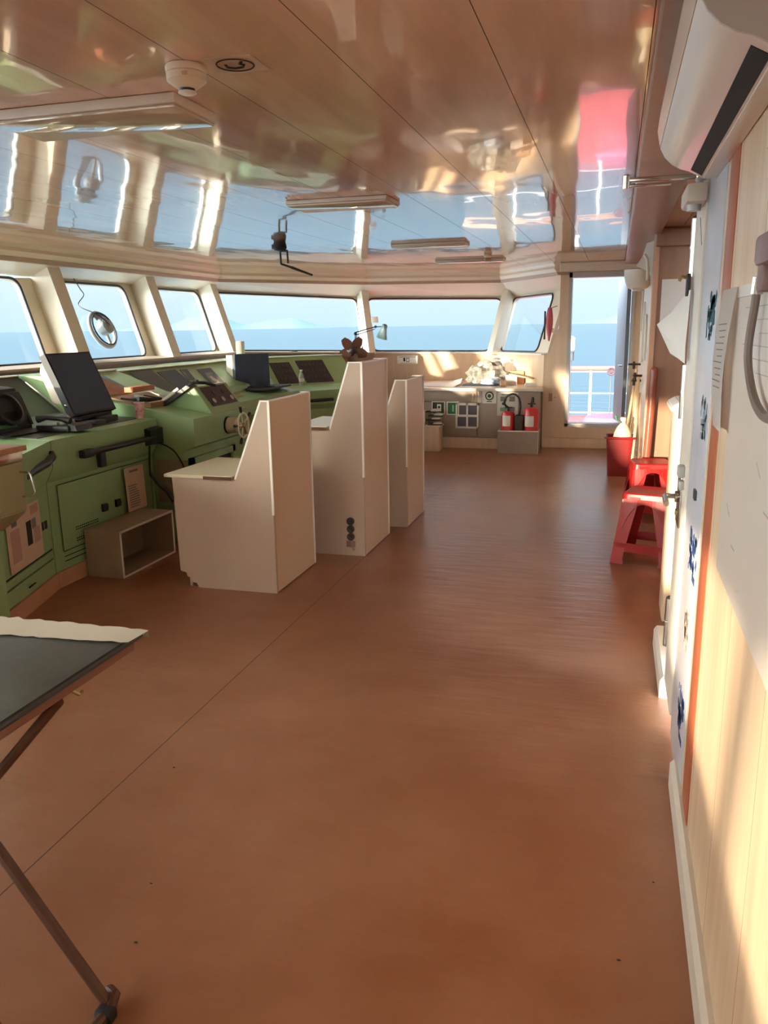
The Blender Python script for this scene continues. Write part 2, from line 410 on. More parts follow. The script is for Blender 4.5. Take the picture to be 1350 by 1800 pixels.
bm = nb(); box(bm, -4.2, 4.0, 11.9, 22.4, -1.1, -0.9); struct('deck', bm, deck_red)
rail = thing('deck_railing', 'white deck railing with wooden top rail outside the open door', 'railing', (0, 22, -0.9))
bm = nb(); box(bm, -4, 3.9, 21.9, 22.1, 0.34, 0.44, 0.015); obj('top_rail', bm, rail_wood, rail)
for zz in (0.30, -0.27, -0.78):
    bm = nb(); tube(bm, [(-4, 22, zz), (3.9, 22, zz)], 0.02); obj('rail_bar', bm, rail_white, rail)
for xx in (-2.7, -0.60, 1.55, 3.6):
    bm = nb(); cyl(bm, (xx, 22, -0.9), (xx, 22, 0.34), 0.04, r2=0.032)
    plate(bm, (xx-.08, 21.9, -.9), (xx+.08, 21.9, -.9), (xx+.08, 22.1, -.9), (xx-.08, 22.1, -.9), .02); obj('post', bm, rail_white, rail)
bm = nb(); lathe(bm, (-0.18, 20.7, -0.9), (0, 0, 1), [(.55, 0), (.55, .05), (.47, .16), (.29, .22), (.06, .24)], 20)
tag(obj('deck_hatch', bm, deck_mauve), 'low mauve domed hatch on the red deck outside the door', 'hatch')
nav = thing('navigation_light', 'small white and black fixture on a stand at the left edge of the doorway view', 'lamp', (-1.10, 21.3, -0.9))
bm = nb(); cyl(bm, (-1.10, 21.3, -0.9), (-1.10, 21.3, .62), .022); obj('stand', bm, gasket, nav)
bm = nb(); cyl(bm, (-1.10, 21.3, .62), (-1.10, 21.3, .84), .08); box(bm, -1.19, -1.02, 21.2, 21.4, .84, .88); obj('lower_lamp', bm, black_soft, nav)
bm = nb(); cyl(bm, (-1.10, 21.3, .88), (-1.10, 21.3, 1.14), .09); lathe(bm, (-1.10, 21.3, 1.14), (0, 0, 1), [(.10, 0), (.10, .04), (.04, .09)]); obj('upper_lamp', bm, rail_white, nav)

valve_m = M('valve_maroon', (58, 26, 34), .6)
vw = thing('valve_wheel', 'small dark mauve round valve wheel at the railing beside the open door leaf', 'valve', (0.01, 21.85, -0.9))
bm = nb(); tube(bm, [(-0.085+.09*cos(k*pi/12), 21.85, 0.311+.09*sin(k*pi/12)) for k in range(24)], .018, 8, closed=True); obj('rim', bm, valve_m, vw)
for k in range(4):
    bm = nb(); cyl(bm, (-0.085-.09*cos(k*pi/4), 21.85, 0.311-.09*sin(k*pi/4)), (-0.085+.09*cos(k*pi/4), 21.85, 0.311+.09*sin(k*pi/4)), .012, 8); obj('spoke', bm, valve_m, vw)
bm = nb(); cyl(bm, (-0.085, 21.88, -.9), (-0.085, 21.88, 0.311), .02, 8); obj('stem', bm, gasket, vw)

# ------------------------------------------------------------------ room shell
ZC = 2.27
bm = nb()
outl = [(-4.88, -6.6), (-4.88, 9.5), (-3.47, 11.27), (-1.6, 12.05), (-0.66, 10.35), (0.8, 10.35), (0.8, -6.6)]
prism(bm, outl, 'z', ZC, ZC+0.05)
struct('ceiling', bm, ceil_m)
bm = nb(); prism(bm, [(-5.2, -6.6), (-5.2, 9.8), (-3.6, 11.8), (-1.5, 12.3), (-0.5, 10.6), (0.9, 10.6), (0.9, -6.6)], 'z', -0.06, 0.0)
struct('floor', bm, floor_m)

# leaning window facets ------------------------------------------------
LEAN = 0.394
def zsill(p):   # ledge height falls slightly towards the far end
    return p
WB = [V((-4.9, -5.6, 1.28)), V((-4.9, 9.5, 1.275)), V((-3.45, 11.25, 1.205)), V((-1.65, 11.75, 1.175)), V((-0.80, 10.35, 1.20))]
HT = 0.79     # panel height above the glass bottom (z)
def out_n(a, b):
    d = (b-a); d.z = 0; d.normalize(); return V((-d.y, d.x, 0))
NRM = [out_n(WB[i], WB[i+1]) for i in range(4)]
def off_pt(i, dist):
    """plan corner i pushed outward by dist along the mitre"""
    if i == 0: return WB[0] + NRM[0]*dist
    if i == 4:                       # stays on the door-wall plane y = const
        d = (WB[4]-WB[3]); d.z = 0; d.normalize(); p = WB[4] + NRM[3]*dist
        t = (10.36 - p.y)/d.y; q = p + d*t
        if q.x > -0.62: q = q - d*((q.x + 0.62)/d.x)
        return q
    n1, n2 = NRM[i-1], NRM[i]; m = (n1+n2).normalized(); return WB[i] + m*(dist/m.dot(n1))
def fpt(i, s, z, inward=0.0):
    """point on facet i: s along 0..1, z height above its glass bottom, inward offset (horizontal)"""
    o = LEAN*z - inward
    a, b = off_pt(i, o), off_pt(i+1, o)
    p = a.lerp(b, s); return V((p.x, p.y, p.z + z))
def s_at_y(y): return (y - WB[0].y)/(WB[1].y - WB[0].y)
def win_quad(i, s0, s1, z0=0.0, z1=0.74, inw=0.0):
    return [fpt(i, s0, z0, inw), fpt(i, s1, z0, inw), fpt(i, s1, z1, inw), fpt(i, s0, z1, inw)]
front = [(6.78, 7.76), (8.42, 9.38)]
y = 6.16
fr_w = [(5.06-0.0, 6.16)]
pitch = 1.65
rear_c = [4.45, .15, -1.65, -3.2, -5.3]       # column centres behind the frame
rear_w = [(b+(.62 if b == -3.2 else .27), a-(.55 if a == -3.2 else .27)) for a, b in zip(rear_c, rear_c[1:])]
front_w = [(5.02, 6.16), (6.70, 7.78), (8.40, 9.40)] + rear_w
facets = {0: [(s_at_y(a), s_at_y(b)) for a, b in front_w], 1: [(0.055, 0.965)], 2: [(0.035, 0.945)], 3: [(0.075, 0.80)]}
names = {0: 'wall_front', 1: 'wall_front_corner', 2: 'wall_far_window', 3: 'wall_far_corner'}
wn = 0
for i in range(4):
    bm = nb()
    holes = []
    for s0, s1 in facets[i]:
        cs = win_quad(i, s0, s1)
        rp = round_poly(cs, 0.11)
        holes.append(rp)
    outer = [fpt(i, 0, -0.06), fpt(i, 1, -0.06), fpt(i, 1, HT+0.12), fpt(i, 0, HT+0.12)]
    nn = NRM[i].copy(); nn.z = -LEAN; nn.normalize()
    panel_with_holes(bm, outer, holes, nn, 0.05)
    # wall below the window, ledge and vertical face
    n_in = -NRM[i]
    a, b = off_pt(i, 0), off_pt(i+1, 0)
    struct(names[i], bm, cream)
    lw = 0.30 if i < 2 else 0.05
    bm = nb()
    ai, bi = off_pt(i, -lw), off_pt(i+1, -lw)
    ao, bo = off_pt(i, 0.04), off_pt(i+1, 0.04)
    def zz(p, z): return V((p.x, p.y, z))
    hexa(bm, [zz(ao, 0), zz(bo, 0), zz(bi, 0), zz(ai, 0), zz(ao, a.z-.02), zz(bo, b.z-.02), zz(bi, b.z-.02), zz(ai, a.z-.02)])
    struct('wall_lower', bm, beige if i > 1 else brown_wood)
    bm = nb()
    ai2, bi2 = off_pt(i, -lw-.03), off_pt(i+1, -lw-.03)
    hexa(bm, [zz(ao, a.z-.02), zz(bo, b.z-.02), zz(bi2, b.z-.035), zz(ai2, a.z-.035), zz(ao, a.z), zz(bo, b.z), zz(bi2, b.z-.015), zz(ai2, a.z-.015)])
    struct('trim_sill', bm, cornice_dk if i < 2 else white_trim)
    for s0, s1 in facets[i]:
        wn += 1
        cs = win_quad(i, s0, s1); rp = round_poly(cs, 0.11)
        w_o = bpy.data.objects.new('window_%d' % wn, None); C.objects.link(w_o); w_o.location = fpt(i, (s0+s1)/2, 0); w_o['kind'] = 'structure'
        bm = nb(); vsx = [bm.verts.new(V(p) + nn*0.02) for p in rp]; bm.faces.new(vsx); obj('pane', bm, glass, w_o, smooth=False)
        bm = nb(); tube(bm, [V(p) - nn*0.004 for p in rp], 0.012, 6, closed=True); obj('gasket', bm, gasket, w_o)
# columns between windows on the long front
def column(i, s, wid, dep):
    Lf = (off_pt(i+1, 0)-off_pt(i, 0)).length; ds = wid/2/Lf
    A = [fpt(i, s-ds, -.04), fpt(i, s+ds, -.04), fpt(i, s+ds, -.04, dep), fpt(i, s-ds, -.04, dep)]
    B = [fpt(i, s-ds, HT+.1), fpt(i, s+ds, HT+.1), fpt(i, s+ds, HT+.1, dep), fpt(i, s-ds, HT+.1, dep)]
    bm = nb(); hexa(bm, A+B); return bm
cols = [6.43, 8.02] + rear_c
for yc in cols: struct('column', column(0, s_at_y(yc), 0.17, 0.28), cream)
def corner_col(i, w1, w2, dep):
    """leaning mullion at plan corner i"""
    def ring(z):
        o = LEAN*z; c = off_pt(i, o); d1 = (off_pt(i-1, o)-c).normalized(); d2 = (off_pt(i+1, o)-c).normalized()
        ci = off_pt(i, o-dep)
        h = WB[i].z + z
        return [V((p.x, p.y, h)) for p in (c + d1*w1, c, c + d2*w2, ci + d2*w2*0.55, ci + d1*w1*0.55)]
    bm = nb(); loft(bm, ring(-.04), ring(HT+.1)); return bm
struct('column', corner_col(1, .08, .10, .24), cream)
struct('column', corner_col(2, .09, .09, .20), cream)
struct('column', corner_col(3, .08, .14, .16), cream)
# cornice and sloping head soffit: swept along the ceiling outline
CE = [V((-4.88, -5.5, 0)), V((-4.88, 9.47, 0)), V((-3.45, 11.2, 0)), V((-1.6, 11.75, 0)), V((-0.70, 10.33, 0))]
def ce_off(i, dist):
    nn_ = [out_n(CE[k], CE[k+1]) for k in range(4)]
    if i == 0: return CE[0] + nn_[0]*dist
    if i == 4:
        d = (CE[4]-CE[3]).normalized(); p = CE[4] + nn_[3]*dist; return p + d*((10.33-p.y)/d.y)
    n1, n2 = nn_[i-1], nn_[i]; m = (n1+n2).normalized(); return CE[i] + m*(dist/m.dot(n1))
def sweep(prof, name, mat):
    for i in range(4):
        bm = nb()
        A = [V((ce_off(i, d).x, ce_off(i, d).y, z)) for d, z in prof]; B = [V((ce_off(i+1, d).x, ce_off(i+1, d).y, z)) for d, z in prof]
        loft(bm, A, B); struct(name, bm, mat)
sweep([(-0.07, 2.272), (-0.05, 2.235), (-0.06, 2.205), (-0.03, 2.16), (0.10, 2.16), (0.10, 2.272)], 'trim_cornice', cornice_m)
sweep([(-0.035, 2.162), (-0.02, 2.125), (0.10, 2.125), (0.10, 2.162)], 'trim_cornice_band', cornice_dk)
for i in range(4):       # sloping soffit from the cornice down to the glass head
    bm = nb()
    A = [V((ce_off(i, .02).x, ce_off(i, .02).y, 2.13)), fpt(i, 0, .765, -0.0), fpt(i, 0, .80, -.05), V((ce_off(i, .02).x, ce_off(i, .02).y, 2.20))]
    B = [V((ce_off(i+1, .02).x, ce_off(i+1, .02).y, 2.13)), fpt(i, 1, .765, 0), fpt(i, 1, .80, -.05), V((ce_off(i+1, .02).x, ce_off(i+1, .02).y, 2.20))]
    loft(bm, A, B); struct('trim_soffit', bm, cream)
# door wall at the far end
YD = 10.35
bm = nb()
hole = [(-0.575, YD, 0.28), (0.185, YD, 0.28), (0.185, YD, 2.14), (-0.575, YD, 2.14)]
hole = [V(p) for p in hole]
outer = [(-0.82, YD, 0), (0.9, YD, 0), (0.9, YD, ZC), (-0.69, YD, ZC), (-0.69, YD, 1.5), (-0.82, YD, 1.16)]
panel_with_holes(bm, outer, [hole], (0, 1, 0), 0.10)
struct('wall_far', bm, beige)
bm = nb(); box(bm, -0.70, 0.27, YD-.05, YD+.02, 2.16, ZC, .01); struct('trim_far_cornice', bm, cornice_m)
bm = nb(); box(bm, -0.86, 0.26, YD-.03, YD, 0, .13, .008); struct('baseboard_far', bm, beige)
d1 = bpy.data.objects.new('door_1', None); C.objects.link(d1); d1.location = (-.2, YD, 0.28); d1['kind'] = 'structure'
bm = nb()
for bx in ((-0.585, -0.545, .28, 2.15), (0.155, 0.195, .28, 2.15)): box(bm, bx[0], bx[1], YD-.025, YD+.16, bx[2], bx[3])
box(bm, -0.585, .195, YD-.025, YD+.16, 2.09, 2.15); box(bm, -0.585, .195, YD-.025, YD+.16, .27, .315)
obj('door_frame', bm, grey, d1)
leaf = nb(); plate(leaf, (.15, YD+.16, .30), (.045, YD+.80, .30), (.045, YD+.80, 2.08), (.15, YD+.16, 2.08), -.045); lf = obj('door_leaf', leaf, M('leaf_grey', (120, 120, 122), .45), d1)
bm = nb(); tube(bm, [(.118, YD+.25, 1.02), (.055, YD+.25, 1.02), (.04, YD+.36, 1.02)], .011); obj('handle', bm, steel, lf)
bm = nb(); plate(bm, (.112, YD+.2, .92), (.102, YD+.28, .92), (.102, YD+.28, 1.16), (.112, YD+.2, 1.16), .006); obj('lock_plate', bm, black_soft, lf)
# right (aft) wall
def rwall(name, y0, y1, z0, z1, x=0.27, m=plank_wall, th=.1):
    bm = nb(); box(bm, x, x+th, y0, y1, z0, z1); return struct(name, bm, m)
rwall('wall_right', -6.6, 2.52, 0, ZC)
rwall('wall_right_upper', 2.52, 3.42, 2.06, ZC)
rwall('wall_right_far', 7.0, YD+.1, 0, ZC, 0.27, beige)
bm = nb(); box(bm, .28, .95, 6.98, 7.06, 0, ZC); struct('wall_recess', bm, brown_wood)
bm = nb(); box(bm, .85, .95, 3.3, 7.0, 0, ZC); struct('wall_recess_back', bm, brown_wood)
bm = nb(); box(bm, .37, .95, 3.36, 3.42, 0, ZC); struct('wall_recess_near', bm, brown_wood)
bm = nb(); box(bm, .255, .30, 6.96, 7.02, .09, ZC, .006); struct('trim_corner_post', bm, pink_wood)
bm = nb(); box(bm, .26, .95, 6.94, 6.99, 2.13, ZC, .01); struct('trim_recess_lintel', bm, brown_wood)
bm = nb(); box(bm, .06, .30, -6.6, YD, 2.225, ZC, .006); struct('trim_ceiling_right', bm, brown_wood)
bm = nb(); prism(bm, [(.245, 0), (.30, 0), (.30, .10), (.258, .10), (.245, .085)], 'y', -6.6, 2.62); struct('baseboard_right', bm, door_cream)
bm = nb(); prism(bm, [(.245, 0), (.30, 0), (.30, .10), (.258, .10), (.245, .08)], 'y', 3.3, 3.9); struct('baseboard_recess', bm, door_cream)
bm = nb(); box(bm, .23, .27, 7.05, YD-.03, 0, .12, .008); struct('baseboard_right_far', bm, beige)
# rear end of the bridge, behind the camera: wall whose openings are shaped to cast the sun patches
bm = nb(); YR = -5.5
outer = [(-5.3, YR, 0), (.4, YR, 0), (.4, YR, ZC), (-5.3, YR, ZC)]
hs = []
for xa, xb, za, zb, sl in ((-4.98, -3.86, 1.425, 2.06, .0), (-3.74, -3.30, 1.12, 2.06, .0), (-3.22, -2.60, 1.10, 1.66, .07), (-2.55, -2.30, 1.10, 1.66, .07)):
    hs.append([V(p) for p in ((xa-sl, YR, za), (xb-sl, YR, za), (xb, YR, zb), (xa, YR, zb))])
panel_with_holes(bm, outer, hs, (0, -1, 0), .08); struct('wall_rear', bm, beige)
bm = nb(); box(bm, -9.4, -6.0, 3.28, 3.36, -1, 3.2); struct('sun_block_wall', bm, rail_white)  # unseen wall, added outside to keep sun off the window jambs

# ------------------------------------------------------------------ door in the right wall
dr = bpy.data.objects.new('door_2', None); C.objects.link(dr); dr.location = (.26, 2.95, 0); dr['kind'] = 'structure'
bm = nb(); box(bm, .262, .30, 2.06, 2.235, 0.02, 2.04, .004); obj('casing', bm, pink_wood, dr)
bm = nb(); box(bm, .257, .30, 2.237, 2.40, 0.02, 2.04, .004); obj('frame_strip', bm, orange_wood, dr)
bm = nb(); box(bm, .263, .30, 2.402, 2.46, 0.02, 2.04, .002); obj('frame_rebate', bm, pink_wood, dr)
bm = nb(); box(bm, .262, .30, 2.10, 3.40, 2.04, 2.10, .003); obj('frame_head', bm, door_cream, dr)
bm = nb(); box(bm, .257, .30, 2.47, 2.93, 0.03, 2.03, .003); lf = obj('door_leaf', bm, film, dr)
bm = nb(); box(bm, .250, .30, 2.94, 3.27, 0.10, 2.03, .006); st = obj('door_stile', bm, door_cream, dr)
# printed film marks: short ink strokes
def strokes(y0, z0, hgt, wid, seed, par, x=.2558, m=blue_ink):
    rnd = random.Random(seed); bm = nb()
    for k in range(30):
        yy = y0 + rnd.uniform(0, wid); zz_ = z0 + rnd.uniform(0, hgt); l = rnd.uniform(.2, .5)
        if rnd.random() < .5: dy, dz = wid*l, hgt*l*0.2*rnd.uniform(-1, 1)
        else: dy, dz = wid*l*0.3*rnd.uniform(-1, 1), hgt*l*.8
        a = V((x, yy, zz_)); b = V((x, min(yy+dy, y0+wid), min(zz_+dz, z0+hgt)))
        d = (b-a)
        if d.length < .01: continue
        p_ = V((0, -d.z, d.y)).normalized()*.010
        plate(bm, a-p_, b-p_, b+p_, a+p_, .0012)
    return obj('printed_mark', bm, m, par)
strokes(2.50, 1.50, .13, .20, 1, lf, m=M('teal_ink', (40, 92, 104), .6))
strokes(2.50, .76, .13, .22, 2, lf)
strokes(2.52, .20, .15, .20, 3, lf)
strokes(2.52, 1.20, .12, .16, 4, lf, m=M('faded_ink', (132, 150, 156), .6))
strokes(2.56, .50, .12, .14, 6, lf, m=MATS['grey_scuff'])
for zc in (1.82, 1.28, .32):
    bm = nb(); cyl(bm, (.258, 3.36, zc-.105), (.258, 3.36, zc+.105), .017); cyl(bm, (.258, 3.36, zc-.004), (.258, 3.36, zc+.006), .020)
    lathe(bm, (.258, 3.36, zc+.105), (0, 0, 1), [(.017, 0), (.012, .008), (.004, .012)]); obj('hinge', bm, steel, dr)
bm = nb(); box(bm, .243, .251, 3.06, 3.2, .80, 1.01, .003); obj('lock_plate', bm, steel, st)
bm = nb(); tube(bm, [(.245, 3.14, .905), (.205, 3.14, .907), (.195, 3.13, .907), (.195, 3.02, .90)], .010, 8); cyl(bm, (.245, 3.14, .905), (.232, 3.14, .905), .022); obj('lever_handle', bm, steel, st)
bm = nb(); cyl(bm, (.245, 3.14, .845), (.236, 3.14, .845), .012); obj('keyhole', bm, brass, st)
bm = nb(); box(bm, .225, .251, 3.0, 3.05, 1.0, 1.045, .008); box(bm, .232, .251, 3.0, 3.04, .955, .99, .006); obj('night_latch', bm, grey, st)
bm = nb(); box(bm, .25, .258, 2.62, 2.67, 1.0, 1.03); obj('keeper', bm, dkgrey, lf)
# scratch lines on the stile
bm = nb(); plate(bm, (.2492, 2.98, 1.80), (.2492, 3.1, 1.90), (.2492, 3.105, 1.897), (.2492, 2.985, 1.797), -.001); obj('scratch', bm, line_m, st)
dr.location.x += .010

dc = thing('door_closer', 'metal door closer with straight arm above the right-hand door', 'door closer', (.22, 2.98, 1.95))
bm = nb(); box(bm, .195, .262, 2.9, 3.13, 1.925, 1.985, .012); obj('body', bm, light_body, dc)
bm = nb(); lathe(bm, (.225, 2.97, 1.905), (0, 0, 1), [(.022, 0), (.024, .02)]); obj('spindle', bm, grey, dc)
bm = nb(); sphere(bm, (.235, 2.93, 1.992), .012); obj('cap_screw', bm, grey, dc)
bm = nb(); box(bm, .0, .255, 2.955, 2.975, 2.005, 2.02, .003); box(bm, .0, .15, 2.957, 2.973, 1.99, 1.998, .002); lathe(bm, (.008, 2.965, 1.986), (0, 0, 1), [(.014, 0), (.014, .04), (.008, .045)]); obj('arm', bm, steel, dc)
bm = nb(); box(bm, .225, .262, 2.94, 2.99, 2.0, 2.03, .004); obj('bracket', bm, steel, dc)

# ------------------------------------------------------------------ air conditioner
ac = thing('air_conditioner', 'white wall-mounted split air conditioner high on the right wall', 'air conditioner', (.27, 2.1, 1.98))
prof_top = [(.27, 2.222), (.15, 2.222), (.115, 2.20), (.095, 2.16), (.090, 2.11), (.100, 2.065)]
prof_low = [(.101, 2.062), (.115, 2.036), (.137, 2.014), (.162, 2.0), (.186, 1.993), (.224, 1.972), (.27, 1.972)]
bm = nb(); prism(bm, prof_top + [(.27, 2.065)], 'y', 1.52, 2.74); obj('front_panel', bm, ac_white, ac)
bm = nb(); prism(bm, [(.27, 2.063)] + prof_low, 'y', 1.52, 2.74); obj('lower_panel', bm, ac_white, ac)
bm = nb(); prism(bm, prof_top + prof_low, 'y', 1.512, 1.519); obj('end_cap', bm, ac_grey, ac)
bm = nb(); hexa(bm, [(.190, 1.56, 1.9915), (.190, 2.70, 1.9915), (.222, 2.70, 1.9735), (.222, 1.56, 1.9735), (.189, 1.56, 1.9897), (.189, 2.70, 1.9897), (.221, 2.70, 1.9717), (.221, 1.56, 1.9717)]); obj('air_outlet', bm, slot_m, ac)
bm = nb(); box(bm, .226, .268, 1.54, 2.72, 1.966, 1.9715, .002); obj('louver', bm, ac_white, ac)

# ------------------------------------------------------------------ right wall: board, papers, handset
bd = thing('chart_board', 'large plastic-covered white chart sheet fixed on the near right wall', 'chart', (.262, 1.5, .96))
bm = nb(); box(bm, .2625, .2685, .85, 2.03, .96, 1.625, .002); obj('sheet', bm, M('chart_white', (224, 212, 198), .35, noise=.06, nscale=3), bd)
bm = nb()
for k in range(6): plate(bm, (.2622, .95, 1.58-k*.025), (.2622, 1.9-.1*(k % 3), 1.575-k*.025), (.2622, 1.9-.1*(k % 3), 1.577-k*.025), (.2622, .95, 1.582-k*.025), .0006)
for k in range(9):
    yy = 1.0+.11*k; zz_ = 1.02+.05*((k*7) % 6)
    plate(bm, (.2622, yy, zz_), (.2622, yy+.05, zz_+.02*((k % 3)-1)), (.2622, yy+.05, zz_+.004+.02*((k % 3)-1)), (.2622, yy, zz_+.004), .0006)
obj('printed_lines', bm, M('faint_print', (186, 182, 176), .8), bd)
bm = nb(); box(bm, .2595, .2622, .85, 2.03, 1.6, 1.625, .001); obj('top_strip', bm, white_trim, bd)

ps = thing('checklist_paper', 'long printed paper list hanging beside the door frame on the right wall', 'paper', (.255, 2.15, 1.30))
bm = nb()
N = 8
grid = []
for j in range(N+1):
    t = j/N; row = []
    for i in range(5):
        s = i/4; row.append(bm.verts.new((.256 - .012*sin(pi*t) - .012*t*t*(1-s), 2.0+.26*s, 1.625-.33*t - .012*s*t)))
    grid.append(row)
for j in range(N):
    for i in range(4): bm.faces.new([grid[j][i], grid[j][i+1], grid[j+1][i+1], grid[j+1][i]])
bmesh.ops.solidify(bm, geom=bm.faces[:], thickness=.0012)
obj('sheet', bm, paper, ps)
bm = nb()
for k in range(11):
    t = .25+.045*k; x_ = .256-.012*sin(pi*t)-.012*t*t-.0012
    plate(bm, (x_, 2.05, 1.625-.33*t), (x_, 2.20-.03*(k % 3), 1.622-.33*t), (x_, 2.20-.03*(k % 3), 1.624-.33*t), (x_, 2.05, 1.627-.33*t), -.0006)
obj('printed_lines', bm, MATS['print_grey'], ps)

hs_ = thing('handset', 'mauve telephone handset hung on the right wall beside the chart', 'telephone', (.25, 1.6, 1.6))
bm = nb(); box(bm, .235, .268, 1.52, 1.655, 1.645, 1.70, .010); box(bm, .242, .268, 1.60, 1.65, 1.60, 1.65, .006); obj('receiver', bm, mauve, hs_)
bm = nb(); tube(bm, smooth_path([(.247, 1.655, 1.625), (.246, 1.66, 1.60), (.245, 1.665, 1.57), (.244, 1.675, 1.54), (.243, 1.68, 1.51), (.243, 1.675, 1.48), (.244, 1.65, 1.45), (.245, 1.60, 1.42), (.246, 1.54, 1.40), (.248, 1.46, 1.39), (.25, 1.38, 1.40)]), .008, 8); obj('cord', bm, rope_grey, hs_)
bm = nb(); cyl(bm, (.247, 1.655, 1.628), (.246, 1.659, 1.598), .011, 10); obj('ferrule', bm, steel, hs_)
for k, (zz_, yy, lb) in enumerate(((1.90, 1.78, 'upper square of old tape on the right wall under the air conditioner'), (1.84, 1.74, 'wider lower square of old tape on the right wall under the air conditioner'))):
    bm = nb(); box(bm, .2675, .27, yy-.06-.03*k, yy+.06, zz_-.02, zz_+.02); tag(obj('tape_patch', bm, M('tape_%d' % k, (232, 212, 184), .5)), lb, 'tape')

def curl_sheet(name, label, pts, m=paper):
    """pts: grid rows of 3D points"""
    bm = nb(); g = [[bm.verts.new(p) for p in r_] for r_ in pts]
    for a, b in zip(g, g[1:]):
        for i in range(len(a)-1): bm.faces.new([a[i], a[i+1], b[i+1], b[i]])
    bmesh.ops.subdivide_edges(bm, edges=bm.edges[:], cuts=2, use_grid_fill=True, smooth=0.6)
    bmesh.ops.solidify(bm, geom=bm.faces[:], thickness=.001)
    return tag(obj(name, bm, m), label, 'paper')
curl_sheet('curled_paper', 'white sheet of paper with its lower corner curling off the door stile',
           [[(.246, 3.33, 1.655), (.247, 3.24, 1.66), (.248, 3.14, 1.66)], [(.20, 3.34, 1.585), (.23, 3.24, 1.57), (.246, 3.14, 1.56)],
            [(.15, 3.35, 1.54), (.205, 3.24, 1.47), (.243, 3.14, 1.46)], [(.205, 3.35, 1.43), (.228, 3.24, 1.415), (.245, 3.14, 1.40)]])
bm = nb(); box(bm, .33, .54, 6.972, 6.979, 1.52, 1.88); tag(obj('notice_sheet', bm, paper), 'plain white notice sheet on the brown recess wall behind the curled paper', 'paper')
cz = thing('coat_hook', 'dark hook with bracket behind the curled paper by the upper hinge', 'hook', (.245, 3.23, 1.66))
bm = nb(); box(bm, .238, .2505, 3.20, 3.26, 1.64, 1.72, .004); obj('plate', bm, black_soft, cz)
bm = nb(); tube(bm, [(.24, 3.23, 1.705), (.222, 3.23, 1.71), (.212, 3.23, 1.695)], .006, 8); obj('arm', bm, brass, cz)

# stair coaming in the recess
cm_ = thing('stair_coaming', 'cream boxed stair rail end with a rounded cap beyond the door', 'stair rail', (.36, 4.4, 0))
bm = nb(); box(bm, .30, .42, 4.22, 4.5, 0, 1.12, .012); obj('panel', bm, beige, cm_)
bm = nb(); prism(bm, [(.275, 1.115), (.445, 1.115), (.44, 1.14), (.40, 1.165), (.32, 1.165), (.28, 1.14)], 'y', 4.19, 4.55, bev=.006); obj('cap', bm, white_trim, cm_)
# red brown pole in the corner
rp_ = thing('flag_roll', 'red-brown rolled flag pole leaning in the recess corner', 'pole', (.29, 6.93, 0))
bm = nb(); tube(bm, [(.275, 6.90, 0.0), (.31, 6.92, 1.16)], [.032, .030], 14); obj('shaft', bm, copper, rp_)
bm = nb(); sphere(bm, (.311, 6.921, 1.165), .03); obj('rounded_cap', bm, copper, rp_)
bm = nb(); box(bm, .255, .36, 6.84, 6.96, 0, .32, .01); tag(obj('fire_bucket', bm, red_pl), 'red box standing on the floor in the recess corner behind the far stool', 'box')

# far right wall: poles, latches, white cover
for k, (a, b, r_, lb) in enumerate((((.12, 9.0, .10), (.225, 9.0, 1.06), .014, 'pale mop pole leaning out from the white jug to the far right wall'),
                                     ((.185, 9.32, .0), (.245, 9.3, .98), .017, 'pale broom pole leaning second from the far door'),
                                     ((.20, 8.78, .0), (.243, 8.75, 1.02), .016, 'pale broom pole leaning third from the far door'),
                                     ((.205, 8.45, .0), (.248, 8.45, .86), .014, 'shortest pale broom pole, nearest to the red bin'))):
    bm = nb(); cyl(bm, a, b, r_, 12); tag(obj('broom_pole', bm, pole_wood), lb, 'pole', 'broom poles by the far door')
dg = thing('door_dog', 'dark door clip with two levers on the far right wall above the poles', 'latch', (.25, 9.1, 1.0))
for zz_, yy in ((1.10, 9.3), (.95, 8.9), (1.02, 8.6)):
    bm = nb(); cyl(bm, (.27, yy, zz_), (.14+.04*(yy < 9), yy-.05, zz_+.004), .012, 8); cyl(bm, (.2, yy, zz_-.05), (.2, yy, zz_+.03), .014, 8); obj('lever', bm, plug_m, dg)
wc = thing('white_hood', 'white rounded hood hanging at the top right of the far doorway', 'hood', (.15, 8.0, 1.83))
bm = nb()
lathe(bm, (.17, 8.0, 2.02), (0, 0, -1), [(.13, 0), (.128, .05), (.115, .11), (.09, .16), (.06, .175)], 24); obj('shell', bm, ac_white, wc)
bm = nb(); cyl(bm, (.17, 8, 1.85), (.17, 8, 1.83), .05); obj('rim', bm, light_body, wc)
bm = nb(); cyl(bm, (.17, 8, 2.02), (.24, 8, 2.03), .012); box(bm, .1, .27, 7.98, 8.02, 2.02, 2.03); obj('arm', bm, cornice_dk, wc)
curl_sheet('cream_drape', 'cream cloth hanging in a point from the ceiling trim above the white hood',
           [[(.22, 7.7, 2.225), (.25, 7.6, 2.225), (.268, 7.5, 2.225)], [(.19, 7.75, 2.12), (.25, 7.6, 2.1), (.268, 7.45, 2.08)], [(.14, 7.8, 2.04), (.24, 7.6, 1.98), (.268, 7.4, 1.9)]], m=light_body)
bm = nb(); tube(bm, [(.2, 7.55, 2.12), (.225, 7.55, 2.08), (.235, 7.55, 1.98), (.235, 7.55, 1.90)], .014, 8); tag(obj('drain_pipe', bm, light_body), 'bent cream pipe in front of the cloth near the far doorway', 'pipe')
